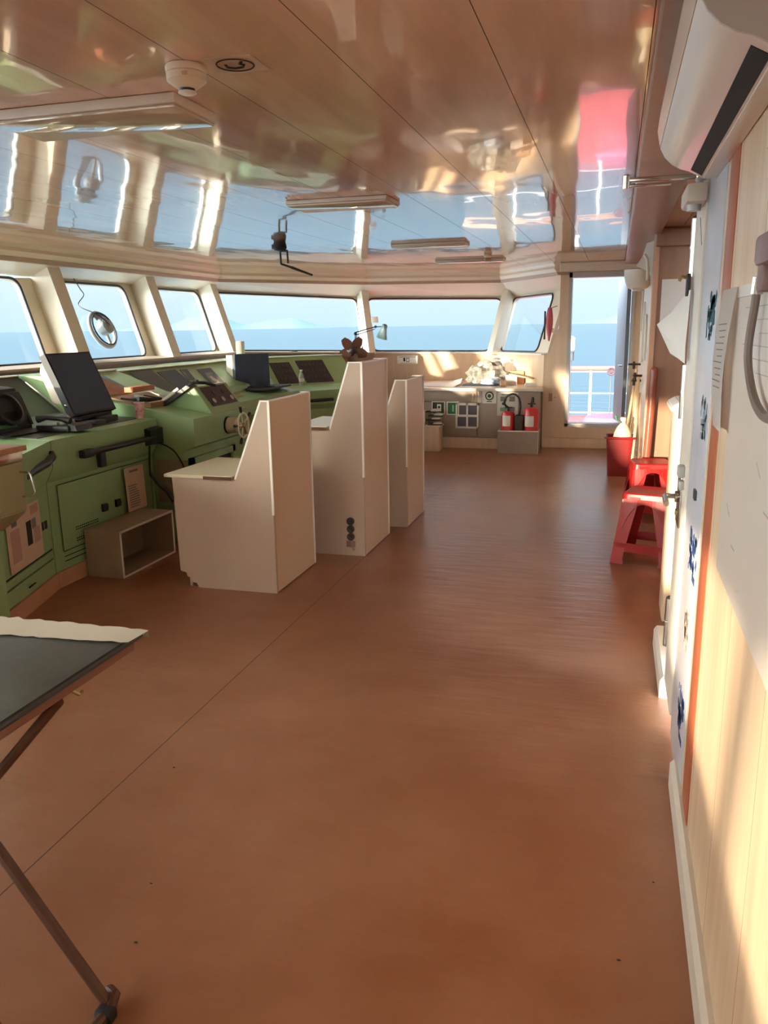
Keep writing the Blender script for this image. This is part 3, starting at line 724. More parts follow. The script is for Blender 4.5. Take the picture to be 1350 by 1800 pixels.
for k, (y0, y1, z0, z1, lb) in enumerate(((9.5, 9.62, 1.45, 1.9, 'narrow white strip sign high on the far right wall by the doorway'), (8.0, 8.12, 1.2, 1.62, 'white strip notice on the far right wall nearest the recess corner'), (8.7, 8.85, 1.15, 1.75, 'white strip notice between the two others on the far right wall'))):
    bm = nb(); box(bm, .25, .268, y0, y1, z0, z1, .003); tag(obj('strip_notice', bm, paper), lb, 'notice')

# ------------------------------------------------------------------ stools
def stool(label, cx, cy, rz, grp):
    t = thing('plastic_stool', label, 'stool', (cx, cy, 0), grp)
    H = .47; tw, bw = .145, .195     # half widths at top and bottom
    bm = nb()
    # seat: rounded square dished slab with skirt
    def sq(hw, z, r_=.04):
        return [V((p.x, p.y, z)) for p in round_poly([(-hw, -hw, 0), (hw, -hw, 0), (hw, hw, 0), (-hw, hw, 0)], r_, 4)]
    loops = [sq(.02, H-.006, .01), sq(.11, H-.006, .03), sq(tw-.012, H), sq(tw, H-.008), sq(tw+.004, H-.05), sq(tw-.002, H-.05), sq(tw-.008, H-.012), sq(.02, H-.014, .01)]
    rings = [[bm.verts.new(p + V((cx, cy, 0))) for p in l] for l in loops]
    k = len(rings[0])
    for A, B in zip(rings, rings[1:]):
        for j in range(k): bm.faces.new([A[j], A[(j+1) % k], B[(j+1) % k], B[j]])
    bm.faces.new(rings[0]); bm.faces.new(rings[-1][::-1])
    R_ = Matrix.Rotation(rz, 4, 'Z'); T_ = Matrix.Translation((cx, cy, 0))
    X_ = T_ @ R_ @ T_.inverted()
    bmesh.ops.transform(bm, matrix=X_, verts=bm.verts[:])
    obj('seat', bm, red_pl, t)
    bm = nb(); box(bm, cx-.10, cx-.03, cy-tw-.0065, cy-tw-.003, H-.04, H-.025); bmesh.ops.transform(bm, matrix=X_, verts=bm.verts[:]); obj('maker_mark', bm, M('mark_red', (160, 30, 26), .3) if 'mark_red' not in MATS else MATS['mark_red'], t)
    for sx in (-1, 1):
        for sy in (-1, 1):
            bm = nb()
            # flared L-section leg: two splayed webs
            def leg_ring(f):
                hw = tw + (bw-tw)*f; z = (H-.045)*(1-f); wd = .105 - .03*min(1, f*1.3) + (.012 if f > .93 else 0)
                th = .009
                c = V((cx + sx*hw, cy + sy*hw, z))
                return [c, c + V((-sx*wd, 0, 0)), c + V((-sx*wd, -sy*th, 0)), c + V((-sx*th, -sy*th, 0)), c + V((-sx*th, -sy*wd, 0)), c + V((0, -sy*wd, 0))]
            fs_ = [0, .12, .25, .5, .75, .92, 1.0]
            rg = [[bm.verts.new(p) for p in leg_ring(f)] for f in fs_]
            for A, B in zip(rg, rg[1:]):
                for j in range(6): bm.faces.new([A[j], A[(j+1) % 6], B[(j+1) % 6], B[j]])
            bm.faces.new(rg[0]); bm.faces.new(rg[-1][::-1])
            bmesh.ops.transform(bm, matrix=X_, verts=bm.verts[:])
            obj('leg', bm, red_pl, t)
    # arched apron and lower brace on each side
    for q in range(4):
        bm = nb(); Rq = T_ @ Matrix.Rotation(rz + q*pi/2, 4, 'Z') @ T_.inverted()
        top = []; bot = []; n_ = 12
        for j in range(n_+1):
            u = -1 + 2*j/n_; xx = cx + u*(tw-.01)
            top.append((xx, cy-tw+.002, H-.04)); bot.append((xx, cy-tw-.008-.012*abs(u), H-.07-.17*abs(u)**2.5))
        for j in range(n_): plate(bm, bot[j], bot[j+1], top[j+1], top[j], .005)
        bmesh.ops.transform(bm, matrix=Rq, verts=bm.verts[:]); obj('apron', bm, red_pl, t)
        bm = nb(); f = .74; hw = tw+(bw-tw)*f; z = (H-.045)*(1-f)
        box(bm, cx-hw+.01, cx+hw-.01, cy-hw, cy-hw+.008, z-.028, z+.03)
        bmesh.ops.transform(bm, matrix=Rq, verts=bm.verts[:]); obj('brace', bm, red_pl, t)
    return t
stool('red plastic stool nearest the camera, standing beside the door handle', .265, 5.42, radians(-14), 'red plastic stools by the right wall')
stool('red plastic stool farther away, between the near stool and the maroon bin', .31, 6.62, radians(6), 'red plastic stools by the right wall')

bn = thing('waste_bin', 'maroon plastic bin holding a jug by the far doorway', 'bin', (.09, 8.5, 0))
bm = nb()
def rsq(hw, z, r_=.05): return [V((.09+p.x, 8.55+p.y*.9, z)) for p in round_poly([(-hw, -hw, 0), (hw, -hw, 0), (hw, hw, 0), (-hw, hw, 0)], r_, 5)]
loops = [rsq(.115, 0), rsq(.14, .40), rsq(.13, .40), rsq(.105, .015)]
rings = [[bm.verts.new(p) for p in l] for l in loops]; k = len(rings[0])
for A, B in zip(rings, rings[1:]):
    for j in range(k): bm.faces.new([A[j], A[(j+1) % k], B[(j+1) % k], B[j]])
bm.faces.new(rings[0][::-1]); bm.faces.new(rings[-1]); obj('body', bm, dkred_pl, bn)
bm = nb(); tube(bm, [(p.x, p.y, .40) for p in rsq(.147, .40)], .013, 8, closed=True); obj('rim', bm, dkred_pl, bn)
jg = thing('plastic_jug', 'pale translucent jug with a narrow neck standing in the maroon bin', 'jug', (.11, 8.55, .016))
bm = nb(); lathe(bm, (.11, 8.55, .016), (0, 0, 1), [(.09, 0), (.095, .02), (.095, .38), (.085, .43), (.055, .49), (.028, .52), (.026, .55)], 24); obj('body', bm, jug_m, jg)
bm = nb(); cyl(bm, (.11, 8.55, .565), (.11, 8.55, .60), .03); obj('cap', bm, white_trim, jg)
bm = nb(); tube(bm, [(.085, 8.5, .55), (.045, 8.48, .58), (.03, 8.5, .62), (.06, 8.53, .60)], .008, 8); obj('carry_ring', bm, M('ring_green', (70, 140, 110), .4), jg)

# ------------------------------------------------------------------ seat-like partitions
def partition(name, label, x_l, x_r, xt, y0, y1, z_low, z_top, broken=False, sockets=False, board_over=.08, board=True):
    t = thing(name, label, 'partition seat', ((x_l+x_r)/2, (y0+y1)/2, 0), 'cream partition seats along the consoles')
    xm = x_r - .235     # foot of the slanted edge on the low top
    side = [(x_l, 0), (x_r, 0), (x_r, z_top), (xt, z_top), (xm, z_low), (x_l-.02, z_low)]
    if broken: side = [(x_l+.10, 0), (x_r, 0), (x_r, z_top), (xt, z_top), (xm, z_low), (x_l-.03, z_low), (x_l-.02, .10), (x_l+.02, .09), (x_l+.025, .065), (x_l+.05, .06), (x_l+.055, .03), (x_l+.085, .028)]
    bm = nb(); prism(bm, side, 'y', y0, y0+.018); obj('side_panel', bm, chair_cream, t)
    bm = nb(); prism(bm, side, 'y', y1-.018, y1); obj('side_panel', bm, chair_cream, t)
    bm = nb(); box(bm, x_r-.018, x_r+.002, y0+.02, y1-.02, 0.006, z_top-.002); obj('back_panel', bm, chair_face_lit, t)
    bm = nb(); plate(bm, (xm, y0+.018, z_low), (xm, y1-.018, z_low), (xt, y1-.018, z_top-.002), (xt, y0+.018, z_top-.002), .016); obj('slanted_panel', bm, chair_cream, t)
    bm = nb(); box(bm, x_l+.03, x_l+.048, y0+.018, y1-.018, 0.0, z_low-.01); obj('front_panel', bm, chair_cream, t)
    bm = nb(); box(bm, xt-.002, x_r-.019, y0+.02, y1-.02, z_top-.05, z_top-.035); obj('top_recess', bm, slot_m, t)
    bm = nb()
    e_ = .006
    for yy in (y0-.001, y1-.011):
        hexa(bm, [(xm-e_, yy, z_low), (xm+e_, yy, z_low), (xm+e_, yy+.012, z_low), (xm-e_, yy+.012, z_low), (xt-e_, yy, z_top), (xt+e_, yy, z_top), (xt+e_, yy+.012, z_top), (xt-e_, yy+.012, z_top)])
        box(bm, xt-e_, x_r+.004, yy, yy+.012, z_top-.003, z_top+.005)
    box(bm, x_r-.008, x_r+.005, y0, y1, z_top-.003, z_top+.005)
    box(bm, x_r-.008, x_r+.006, y0-.002, y0+.008, z_top*.42, z_top)
    box(bm, x_r-.004, x_r+.007, y1-.012, y1+.001, 0.01, z_top)
    obj('edge_trim', bm, edge_white, t)
    if board:
        bm = nb(); prism(bm, [(x_l-board_over, y0-.012), (xm-.015, y0-.012), (xm-.015, y1-.02), (x_l-board_over+.02, y1)], 'z', z_low+.001, z_low+.02, bev=.003); obj('seat_board', bm, M('board_%s' % round(z_top, 2), (216, 206, 176), .3), t)
        bm = nb(); box(bm, xm-.20, xm-.018, y0-.016, y0-.0125, z_low-.004, z_low+.016); obj('bare_edge', bm, raw_wood, t)
    if broken:
        bm = nb(); box(bm, x_l+.05, x_l+.10, y0+.02, y0+.10, 0, .07); obj('exposed_block', bm, raw_wood, t)
        bm = nb()
        for (sx, sz, l, a) in ((x_l+.16, .36, .06, 1.5), (x_l+.12, .22, .05, .1), (x_l+.17, .2, .03, 1.1), (x_l+.12, .62, .10, -.1)):
            d = V((cos(a), 0, sin(a)))*l; p_ = V((-sin(a), 0, cos(a)))*.0022
            a_ = V((sx, y0-.0008, sz)); plate(bm, a_-p_, a_+d-p_, a_+d+p_, a_+p_, -.0006)
        obj('scuff_marks', bm, stain, t)
    if sockets:
        for zz_ in (.245, .19, .135):
            bm = nb(); lathe(bm, (x_r-.10, y0, zz_), (0, -1, 0), [(.027, 0), (.027, .012), (.02, .018), (.008, .012)], 18); obj('socket', bm, plug_m, t)
        bm = nb(); box(bm, x_r-.135, x_r-.07, y0-.006, y0, .06, .105, .003); tube(bm, [(x_r-.10, y0-.01, .10), (x_r-.085, y0-.02, .06), (x_r-.07, y0-.02, .045)], .006, 8); obj('broken_socket', bm, M('old_pink', (150, 116, 104), .6), t)
    return t
partition('partition_seat', 'nearest cream partition seat, low, with a broken lower corner', -2.50, -1.88, -1.93, 4.18, 4.82, .685, 1.145, broken=True)
partition('partition_seat', 'tallest cream partition seat, in the middle, with three round sockets', -2.05, -1.60, -1.69, 5.06, 5.67, .875, 1.32, sockets=True)
partition('partition_seat', 'farthest and narrowest cream partition seat, nearest the counter', -1.86, -1.515, -1.60, 5.91, 6.47, .70, 1.148)

# ------------------------------------------------------------------ open step box
sb = thing('step_box', 'open-sided plywood step box on the floor before the left console', 'step', (-3.13, 4.6, 0))
x0, x1, y0, y1, h = -3.22, -2.96, 4.22, 4.86, .31; tq = .018
bm = nb(); box(bm, x0, x1, y0, y1, h-tq, h); obj('top_board', bm, step_m, sb)
bm = nb(); box(bm, x0, x1, y0, y0+tq, 0, h-tq); obj('end_board', bm, step_m, sb)
bm = nb(); box(bm, x0, x1, y1-tq, y1, 0, h-tq); obj('end_board', bm, step_m, sb)
bm = nb(); box(bm, x0, x1, y0+tq, y1-tq, 0, .014); obj('bottom_board', bm, step_m, sb)
bm = nb(); box(bm, x0, x0+.012, y0+tq, y1-tq, .014, h-tq); obj('back_board', bm, step_m, sb)
bm = nb(); box(bm, x1-.001, x1+.003, y0, y0+.014, 0, h); box(bm, x1-.001, x1+.003, y0, y1, h-.014, h); box(bm, x1-.001, x1+.003, y1-.014, y1, 0, h); box(bm, x1-.001, x1+.003, y0, y1, 0, .012); obj('edge_strip', bm, edge_white, sb)

# ------------------------------------------------------------------ left console
lc = thing('control_console', 'green control console at the left with black handrails and cabinet doors', 'console', (-3.8, 4.2, 0))
yL0, yL1 = 3.96, 5.12
bm = nb(); box(bm, -4.55, -3.25, yL0, yL1, .10, .70); obj('cabinet', bm, green, lc)
bm = nb(); box(bm, -4.55, -3.235, yL0, yL1, 0, .10); obj('plinth', bm, M('plinth_tan', (206, 158, 122), .5, noise=.2, nscale=5), lc)
bm = nb(); prism(bm, [(-3.25, .66), (-3.19, .76), (-3.19, .92), (-3.25, .925), (-4.0, .95), (-4.0, .66)], 'y', yL0, yL1); obj('fascia', bm, green, lc)
bm = nb(); prism(bm, [(-3.30, .926), (-3.30, .93), (-4.0, .956), (-4.0, .95)], 'y', yL0+.02, yL1-.03); obj('desk_surface', bm, dkgrey, lc)
bm = nb(); prism(bm, [(-4.0, .95), (-4.36, 1.225), (-4.58, 1.225), (-4.58, .95)], 'y', yL0, yL1); obj('riser', bm, dkgrey, lc)
bm = nb(); box(bm, -4.38, -4.34, yL0, yL1, 1.222, 1.232); obj('riser_edge', bm, edge_white, lc)
# angled wing of the same console toward the camera
bm = nb()
A = [V(p) for p in ((-3.19, 3.955, .76), (-3.19, 3.955, .92), (-4.0, 3.955, .95), (-4.0, 3.955, .66), (-3.25, 3.955, .66))]
B = [V(p) for p in ((-2.90, 3.28, .76), (-2.90, 3.28, .92), (-4.0, 3.28, .95), (-4.0, 3.28, .66), (-2.96, 3.28, .66))]
loft(bm, A, B); obj('wing_fascia', bm, green, lc)
bm = nb(); prism(bm, [(-3.25, 3.955), (-4.5, 3.955), (-4.5, 3.27), (-3.04, 3.27)], 'z', .10, .66); obj('wing_cabinet', bm, green, lc)
bm = nb(); prism(bm, [(-3.235, 3.957), (-4.5, 3.957), (-4.5, 3.27), (-3.025, 3.27)], 'z', 0, .10); obj('wing_plinth', bm, MATS['plinth_tan'], lc)
bm = nb(); prism(bm, [(-4.0, .95), (-4.36, 1.225), (-4.58, 1.225), (-4.58, .95)], 'y', 3.27, 3.958); obj('wing_riser', bm, dkgrey, lc)
bm = nb(); box(bm, -4.38, -4.34, 3.27, 3.958, 1.222, 1.232); obj('riser_edge', bm, edge_white, lc)
def groove(par, rect, x, m=line_m, wdt=.004, name='door_gap'):
    (ya, za), (yb, zb) = rect; bm = nb()
    box(bm, x, x+.0012, ya, yb, zb-wdt/2, zb+wdt/2); box(bm, x, x+.0012, ya, yb, za-wdt/2, za+wdt/2)
    box(bm, x, x+.0012, ya-wdt/2, ya+wdt/2, za, zb); box(bm, x, x+.0012, yb-wdt/2, yb+wdt/2, za, zb)
    return obj(name, bm, m, par)
bm = nb(); box(bm, -3.252, -3.240, 4.04, 5.06, .22, .63, .002); cd = obj('cabinet_door', bm, green, lc)
groove(cd, ((4.035, .215), (5.065, .635)), -3.2395)
for yy in (4.45, 4.60):
    bm = nb(); prism(bm, [(yy, .375), (yy+.045, .375), (yy+.055, .40), (yy+.045, .425), (yy, .425)], 'x', -3.24, -3.222); obj('latch', bm, black, cd)
bm = nb()
for zz_ in (.335, .32, .262, .248):
    for k in range(12): box(bm, -3.2405, -3.2385, 4.17+.02*k, 4.182+.02*k, zz_, zz_+.007)
obj('vent_slots', bm, line_m, cd)
bm = nb(); box(bm, -3.2505, -3.2485, 4.05, 5.05, .175, .18); box(bm, -3.2505, -3.2485, 4.05, 5.05, .145, .15); obj('seam_lines', bm, line_m, lc)
# drawers of the wing (angled face)
d_w = V((-3.0, 3.15, 0)) - V((-3.25, 3.955, 0)); d_w.normalize(); n_w = V((d_w.y, -d_w.x, 0)); n_w = n_w if n_w.x > 0 else -n_w
def wq(u0, u1, z0, z1, o=.002):
    a = V((-3.25, 3.955, 0)) + d_w*u0 + n_w*o; b = V((-3.25, 3.955, 0)) + d_w*u1 + n_w*o
    return [V((a.x, a.y, z0)), V((b.x, b.y, z0)), V((b.x, b.y, z1)), V((a.x, a.y, z1))]
for z0, z1 in ((.115, .20), (.21, .255)):
    bm = nb(); plate(bm, *wq(.03, .68, z0, z1), .008 if n_w.dot((wq(0, 1, 0, 1)[1]-wq(0, 1, 0, 1)[0]).cross(V((0, 0, 1)))) > 0 else -.008); dd = obj('drawer', bm, green, lc)
    bm = nb(); plate(bm, *wq(.02, .69, z1+.002, z1+.008), .002); obj('drawer_gap', bm, line_m, lc)
    if z0 < .2:
        q = wq(.38, .42, z0+.03, z0+.05, .012); bm = nb(); tube(bm, [q[0], q[0]+n_w*.02+V((0, 0, .015)), q[1]+n_w*.02+V((0, 0, .015)), q[1]], .005, 6); obj('pull', bm, black, dd)
bm = nb(); q = wq(.05, .09, .40, .45, .0); plate(bm, *q, .02); q = wq(.10, .13, .40, .45, .0); plate(bm, *q, .02); obj('latch', bm, black, lc)
# handrails
bm = nb(); tube(bm, [(-3.165, 4.22, .795), (-3.155, 4.30, .80), (-3.155, 5.02, .80)], [.020, .018, .018], 10); box(bm, -3.185, -3.14, 4.20, 4.30, .775, .825, .006); box(bm, -3.185, -3.15, 4.37, 4.43, .69, .80, .006); obj('handrail', bm, black, lc)
bm = nb(); hexa(bm, [V((-3.19, 4.95, .745)), V((-3.14, 4.95, .755)), V((-3.14, 5.11, .745)), V((-3.19, 5.11, .735)), V((-3.19, 4.95, .865)), V((-3.14, 4.95, .855)), V((-3.14, 5.11, .86)), V((-3.19, 5.11, .87))]); obj('junction_box', bm, black, lc)
bm = nb(); tube(bm, [(-3.02, 3.50, .79), (-3.06, 3.62, .80), (-3.12, 3.82, .81), (-3.14, 3.90, .835), (-3.17, 3.94, .845), (-3.20, 3.90, .85)], [.028, .026, .024, .022, .02, .016], 10); obj('handrail', bm, black, lc)
bm = nb(); tube(bm, smooth_path([(-3.15, 4.94, .75), (-3.17, 4.95, .6), (-3.18, 4.97, .52)]), .007, 8); tag(obj('black_cable', bm, black), 'short black cable dropping straight below the junction box', 'cable')
bm = nb(); tube(bm, smooth_path([(-3.145, 5.04, .76), (-3.05, 5.08, .70), (-2.98, 5.09, .58), (-2.95, 5.08, .45), (-2.95, 5.0, .36), (-2.96, 4.9, .325)]), .006, 8); tag(obj('black_cable', bm, black), 'long black cable looping from the junction box down onto the step box', 'cable')
bm = nb(); tube(bm, smooth_path([(-3.2, 5.0, .54), (-3.16, 5.03, .46), (-3.1, 5.04, .40), (-3.04, 5.02, .335)]), .016, 8); tag(obj('grey_hose', bm, dkgrey), 'thick dark hose curving down onto the step box beside the paper', 'hose')

def sheet(name, label, cs, blocks=(), th=.0015, m=paper):
    """flat paper: corners a b c d; printed blocks as (u0,u1,v0,v1,material)"""
    a, b, c, d = [V(p) for p in cs]
    t = thing(name, label, 'paper', tuple((a+b)/2))
    bm = nb(); plate(bm, a, b, c, d, th); obj('sheet', bm, m, t)
    nn = (b-a).cross(d-a).normalized()*th
    for i, (u0, u1, v0, v1, mm) in enumerate(blocks):
        def P(u, v): return a + (b-a)*u + (d-a)*v + nn*1.02
        bm = nb(); plate(bm, P(u0, v0), P(u1, v0), P(u1, v1), P(u0, v1), .0006); obj('printed_block', bm, mm, t)
    return t
def textlines(u0, u1, v0, v1, k, mm):
    out = []; rnd = random.Random(k*7+3); h = (v1-v0)/k
    for i in range(k): out.append((u0, u0+(u1-u0)*rnd.uniform(.55, 1), v0+i*h, v0+i*h+h*.45, mm))
    return out
sheet('instruction_sheet', 'tall printed instruction sheet hanging on the left console door above the step box', [(-3.205, 4.70, .315), (-3.205, 4.93, .315), (-3.215, 4.93, .62), (-3.215, 4.70, .62)],
      textlines(.12, .8, .08, .62, 10, MATS['print_grey']) + [(.25, .7, .88, .93, MATS['print_grey'])], m=M('aged_paper', (206, 182, 158), .7))
sheet('pinned_paper', 'faint paper notice on the side of the steering unit behind the cable', [(-3.22, 5.118, .30), (-2.96, 5.118, .30), (-2.96, 5.118, .62), (-3.22, 5.118, .62)],
      [(.1, .6, .6, .62, MATS['print_grey']), (.1, .5, .5, .52, MATS['print_grey']), (.45, .55, .3, .32, MATS['print_grey'])], m=M('dim_paper', (150, 144, 122), .8))
qs = wq(.15, .60, .27, .60, .004)
sheet('safety_poster', 'pale poster with dark photographs on the console wing beside the pedestal', [qs[1], qs[0], qs[3], qs[2]] if True else qs,
      [(.72, .95, .80, .95, MATS['print_pink']), (.55, .70, .30, .72, MATS['print_dark']), (.75, .95, .28, .55, MATS['print_pink']), (.72, .85, .55, .72, MATS['print_grey']), (.1, .35, .15, .7, MATS['print_pink']), (.15, .3, .75, .83, MATS['print_grey'])], m=MATS['aged_paper'])

# ------------------------------------------------------------------ foreground pedestal at the left edge
pd = thing('pedestal', 'green instrument pedestal with a wooden top at the left edge', 'pedestal', (-2.95, 3.2, 0))
bm = nb(); box(bm, -3.25, -2.75, 3.0, 3.24, .985, 1.012, .004); obj('wooden_top', bm, wood_top, pd)
bm = nb(); box(bm, -3.22, -2.765, 3.02, 3.225, .94, .984, .003); obj('metal_band', bm, steel, pd)
bm = nb(); prism(bm, [(-3.2, .57), (-2.93, .575), (-2.86, .62), (-2.80, .665), (-2.77, .69), (-2.765, .94), (-3.2, .94)], 'y', 3.03, 3.22, bev=.006); obj('housing', bm, M('pale_green', (156, 156, 118), .4, noise=.05, nscale=3), pd)
bm = nb(); box(bm, -3.2, -2.945, 3.05, 3.21, 0, .58, .006); obj('column', bm, green, pd)
bm = nb(); tube(bm, [(-2.765, 3.19, .885), (-2.715, 3.19, .885), (-2.705, 3.19, .872), (-2.69, 3.19, .79), (-2.70, 3.19, .775), (-2.765, 3.19, .762)], .005, 8); obj('wire_handle', bm, steel, pd)
bm = nb(); cyl(bm, (-2.79, 3.222, .9), (-2.79, 3.2, .9), .004, 8); obj('screw', bm, black, pd)

# ------------------------------------------------------------------ things on the left console
rd = thing('radar_display', 'large dark display monitor tilted back on the left console', 'monitor', (-3.57, 4.82, .95))
# screen plane leaning back
a, b, c_, d_ = V((-3.474, 4.575, .996)), V((-3.474, 5.055, .996)), V((-3.657, 5.055, 1.405)), V((-3.657, 4.575, 1.405))
bm = nb(); plate(bm, a, b, c_, d_, -.05); obj('screen_housing', bm, black_soft, rd)
nn_ = (b-a).cross(d_-a).normalized()
bm = nb(); plate(bm, a+(b-a)*.03+(d_-a)*.03+nn_*.001, a+(b-a)*.97+(d_-a)*.03+nn_*.001, a+(b-a)*.97+(d_-a)*.97+nn_*.001, a+(b-a)*.03+(d_-a)*.97+nn_*.001, .002); obj('screen', bm, screen, rd)
bm = nb(); prism(bm, [(-3.566, 1.068), (-3.648, 1.077), (-3.725, 1.28), (-3.71, 1.338), (-3.667, 1.366), (-3.532, 1.077)], 'y', 4.59, 5.04, bev=.006); obj('rear_housing', bm, M('housing_beige', (206, 194, 176), .45), rd)
bm = nb(); box(bm, -3.66, -3.47, 4.65, 5.0, .953, .99, .01); cyl(bm, (-3.59, 4.83, .98), (-3.61, 4.83, 1.12), .05); obj('stand', bm, black_soft, rd)
bm = nb(); sphere(bm, (-3.53, 4.58, 1.062), .014); obj('clamp_knob', bm, steel, rd)
hd = thing('radar_hood', 'dark hooded radar set at the far left of the console', 'radar', (-3.66, 4.15, .94))
bm = nb(); prism(bm, [(-3.42, .942), (-3.56, .96), (-3.575, 1.12), (-3.62, 1.20), (-3.72, 1.22), (-3.95, 1.20), (-3.98, .957)], 'y', 3.86, 4.26, bev=.02); obj('hood', bm, black_soft, hd)
bm = nb(); lathe(bm, (-3.575, 4.06, 1.08), (1, 0, .5), [(.10, 0), (.11, .04), (.09, .045), (.08, .0)], 24); obj('viewing_ring', bm, black, hd)
bm = nb(); box(bm, -3.56, -3.545, 3.95, 4.12, .965, 1.0, .003); obj('indicator_panel', bm, M('green_light', (70, 128, 90), .4), hd)
bm = nb(); cyl(bm, (-3.60, 4.30, 1.24), (-3.32, 4.35, 1.0), .006, 8); cyl(bm, (-3.32, 4.35, 1.0), (-3.30, 4.353, .945), .012, 8); tag(obj('pointer_rod', bm, grey), 'thin grey rod leaning up from the desk before the radar set', 'rod')
tp = thing('telephone', 'black desk telephone with handset on the left console edge', 'telephone', (-3.36, 4.32, .935))
bm = nb(); box(bm, -3.50, -3.26, 4.22, 4.40, .935, .975, .01); obj('base', bm, black, tp)
bm = nb(); tube(bm, [(-3.50, 4.25, 1.01), (-3.44, 4.26, 1.02), (-3.34, 4.28, 1.01), (-3.29, 4.29, .995)], [.026, .016, .016, .026], 10); obj('receiver', bm, black, tp)
bm = nb(); prism(bm, [(-3.27, .94), (-3.21, .94), (-3.22, .975), (-3.27, .985)], 'y', 4.24, 4.40); obj('keypad', bm, dkgrey, tp)
bm = nb(); cyl(bm, (-3.335, 4.236, .965), (-3.335, 4.228, .995), .008, 8); obj('cradle_pin', bm, steel, tp)
cp = thing('paper_cup', 'printed red and white paper cup on the console beside the steering unit', 'cup', (-3.265, 5.03, .93))
bm = nb(); lathe(bm, (-3.265, 5.03, .931), (0, 0, 1), [(.027, 0), (.028, .004), (.036, .115), (.033, .115), (.025, .008)], 20); obj('body', bm, cup_m, cp)
bm = nb(); tube(bm, [(-3.265+.036*cos(a_*pi/10), 5.03+.036*sin(a_*pi/10), 1.045) for a_ in range(20)], .0025, 6, closed=True); obj('rim', bm, paper, cp)
for k, (yy, xx, l, lb) in enumerate(((4.52, -3.42, .1, 'small dark instrument lying flat below the tilted display'), (4.66, -3.36, .12, 'small dark box next to the display foot on the left console'), (4.84, -3.40, .16, 'low grey device in front of the display stand'))):
    bm = nb(); box(bm, xx-.05, xx+.03, yy-l/2, yy+l/2, .93, .955+.008*k, .006); tag(obj('desk_instrument', bm, dkgrey if k else black), lb, 'instrument')

# ------------------------------------------------------------------ steering unit
su = thing('steering_console', 'green steering console with a small spoked wheel on its front', 'console', (-3.5, 5.6, 0))
y0, y1 = 5.135, 6.0
bm = nb(); prism(bm, [(-3.0, 0), (-3.0, .68), (-2.9, .72), (-2.9, .92), (-3.62, 1.045), (-4.1, 1.222), (-4.58, 1.222), (-4.58, 0)], 'y', y0, y1); obj('body', bm, green, su)
bm = nb(); box(bm, -4.12, -4.08, y0+1e-3, y1, 1.219, 1.230); obj('riser_edge', bm, edge_white, su)
bm = nb()   # wedge instrument box
prism(bm, [(-2.905, .921), (-3.05, 1.125), (-3.09, 1.125), (-3.30, .985)], 'y', 5.44, 5.97, bev=.004); wd = obj('instrument_box', bm, green, su)
pa, pb = V((-2.905, 0, .921)), V((-3.05, 0, 1.125)); dn = V((.204, 0, .145)).normalized()
def wp(u, y_, o=.004): q = pa.lerp(pb, u) + dn*o; return V((q.x, y_, q.z))
bm = nb(); plate(bm, wp(.24, 5.52), wp(.24, 5.93), wp(.93, 5.90), wp(.93, 5.50), .004); gp = obj('gauge_panel', bm, black, su)
for k in range(5):
    cc = wp(.42+.28*(k % 2), 5.58+.075*k, .009); bm = nb(); lathe(bm, cc, dn, [(.022, 0), (.022, .004), (.017, .004), (.016, .002)], 16); obj('gauge', bm, dkgrey if k % 2 else grey, gp)
bm = nb()
for rr in ((5.20, 5.92, .10, .62),):
    for (ya, yb, za, zb) in ((rr[0], rr[1], rr[3]-.05, rr[3]), (rr[0], rr[1], rr[2], rr[2]+.05), (rr[0], rr[0]+.05, rr[2], rr[3]), (rr[1]-.05, rr[1], rr[2], rr[3])): box(bm, -3.0, -2.972, ya, yb, za, zb)
obj('panel_frame', bm, green, su)
bm = nb(); box(bm, -3.0, -2.992, 5.25, 5.87, .15, .57); obj('recessed_panel', bm, slot_m, su)
# wheel
wy, wz = 5.66, .815
bm = nb(); lathe(bm, (-2.9, wy, wz), (1, 0, 0), [(.062, 0), (.060, .07), (.05, .085), (.03, .09), (.018, .13)], 24); obj('hub_housing', bm, M('hub_cream', (200, 190, 160), .35, metal=.2), su)
bm = nb(); lathe(bm, (-2.898, wy, wz), (1, 0, 0), [(.067, 0), (.067, .012), (.06, .012)], 24); obj('hub_ring', bm, black, su)
swh = bpy.data.objects.new('steering_wheel', None)
bm = nb(); tube(bm, [(-2.765, wy+.095*cos(t_*pi/16), wz+.095*sin(t_*pi/16)) for t_ in range(32)], .0085, 8, closed=True); whl = obj('steering_wheel', bm, ring_white, su)
for k in range(5):
    a_ = pi/2 + .25 + k*2*pi/5; dy, dz = cos(a_), sin(a_)
    bm = nb(); cyl(bm, (-2.765, wy, wz), (-2.765, wy+.09*dy, wz+.09*dz), .006, 8); obj('spoke', bm, ring_white, whl)
    bm = nb(); tube(bm, [(-2.765, wy+.10*dy, wz+.10*dz), (-2.765, wy+.115*dy, wz+.115*dz), (-2.765, wy+.15*dy, wz+.15*dz)], [.006, .011, .012], 10); obj('spoke_handle', bm, black, whl)
bm = nb(); sphere(bm, (-2.76, wy, wz), .022, (.6, 1, 1)); obj('hub_cap', bm, brass, whl)
bm = nb(); tube(bm, [(-2.757, wy, wz), (-2.75, wy+.02, wz-.05), (-2.75, wy+.02, wz-.07)], [.008, .012, .014], 8); obj('crank_grip', bm, brass, whl)

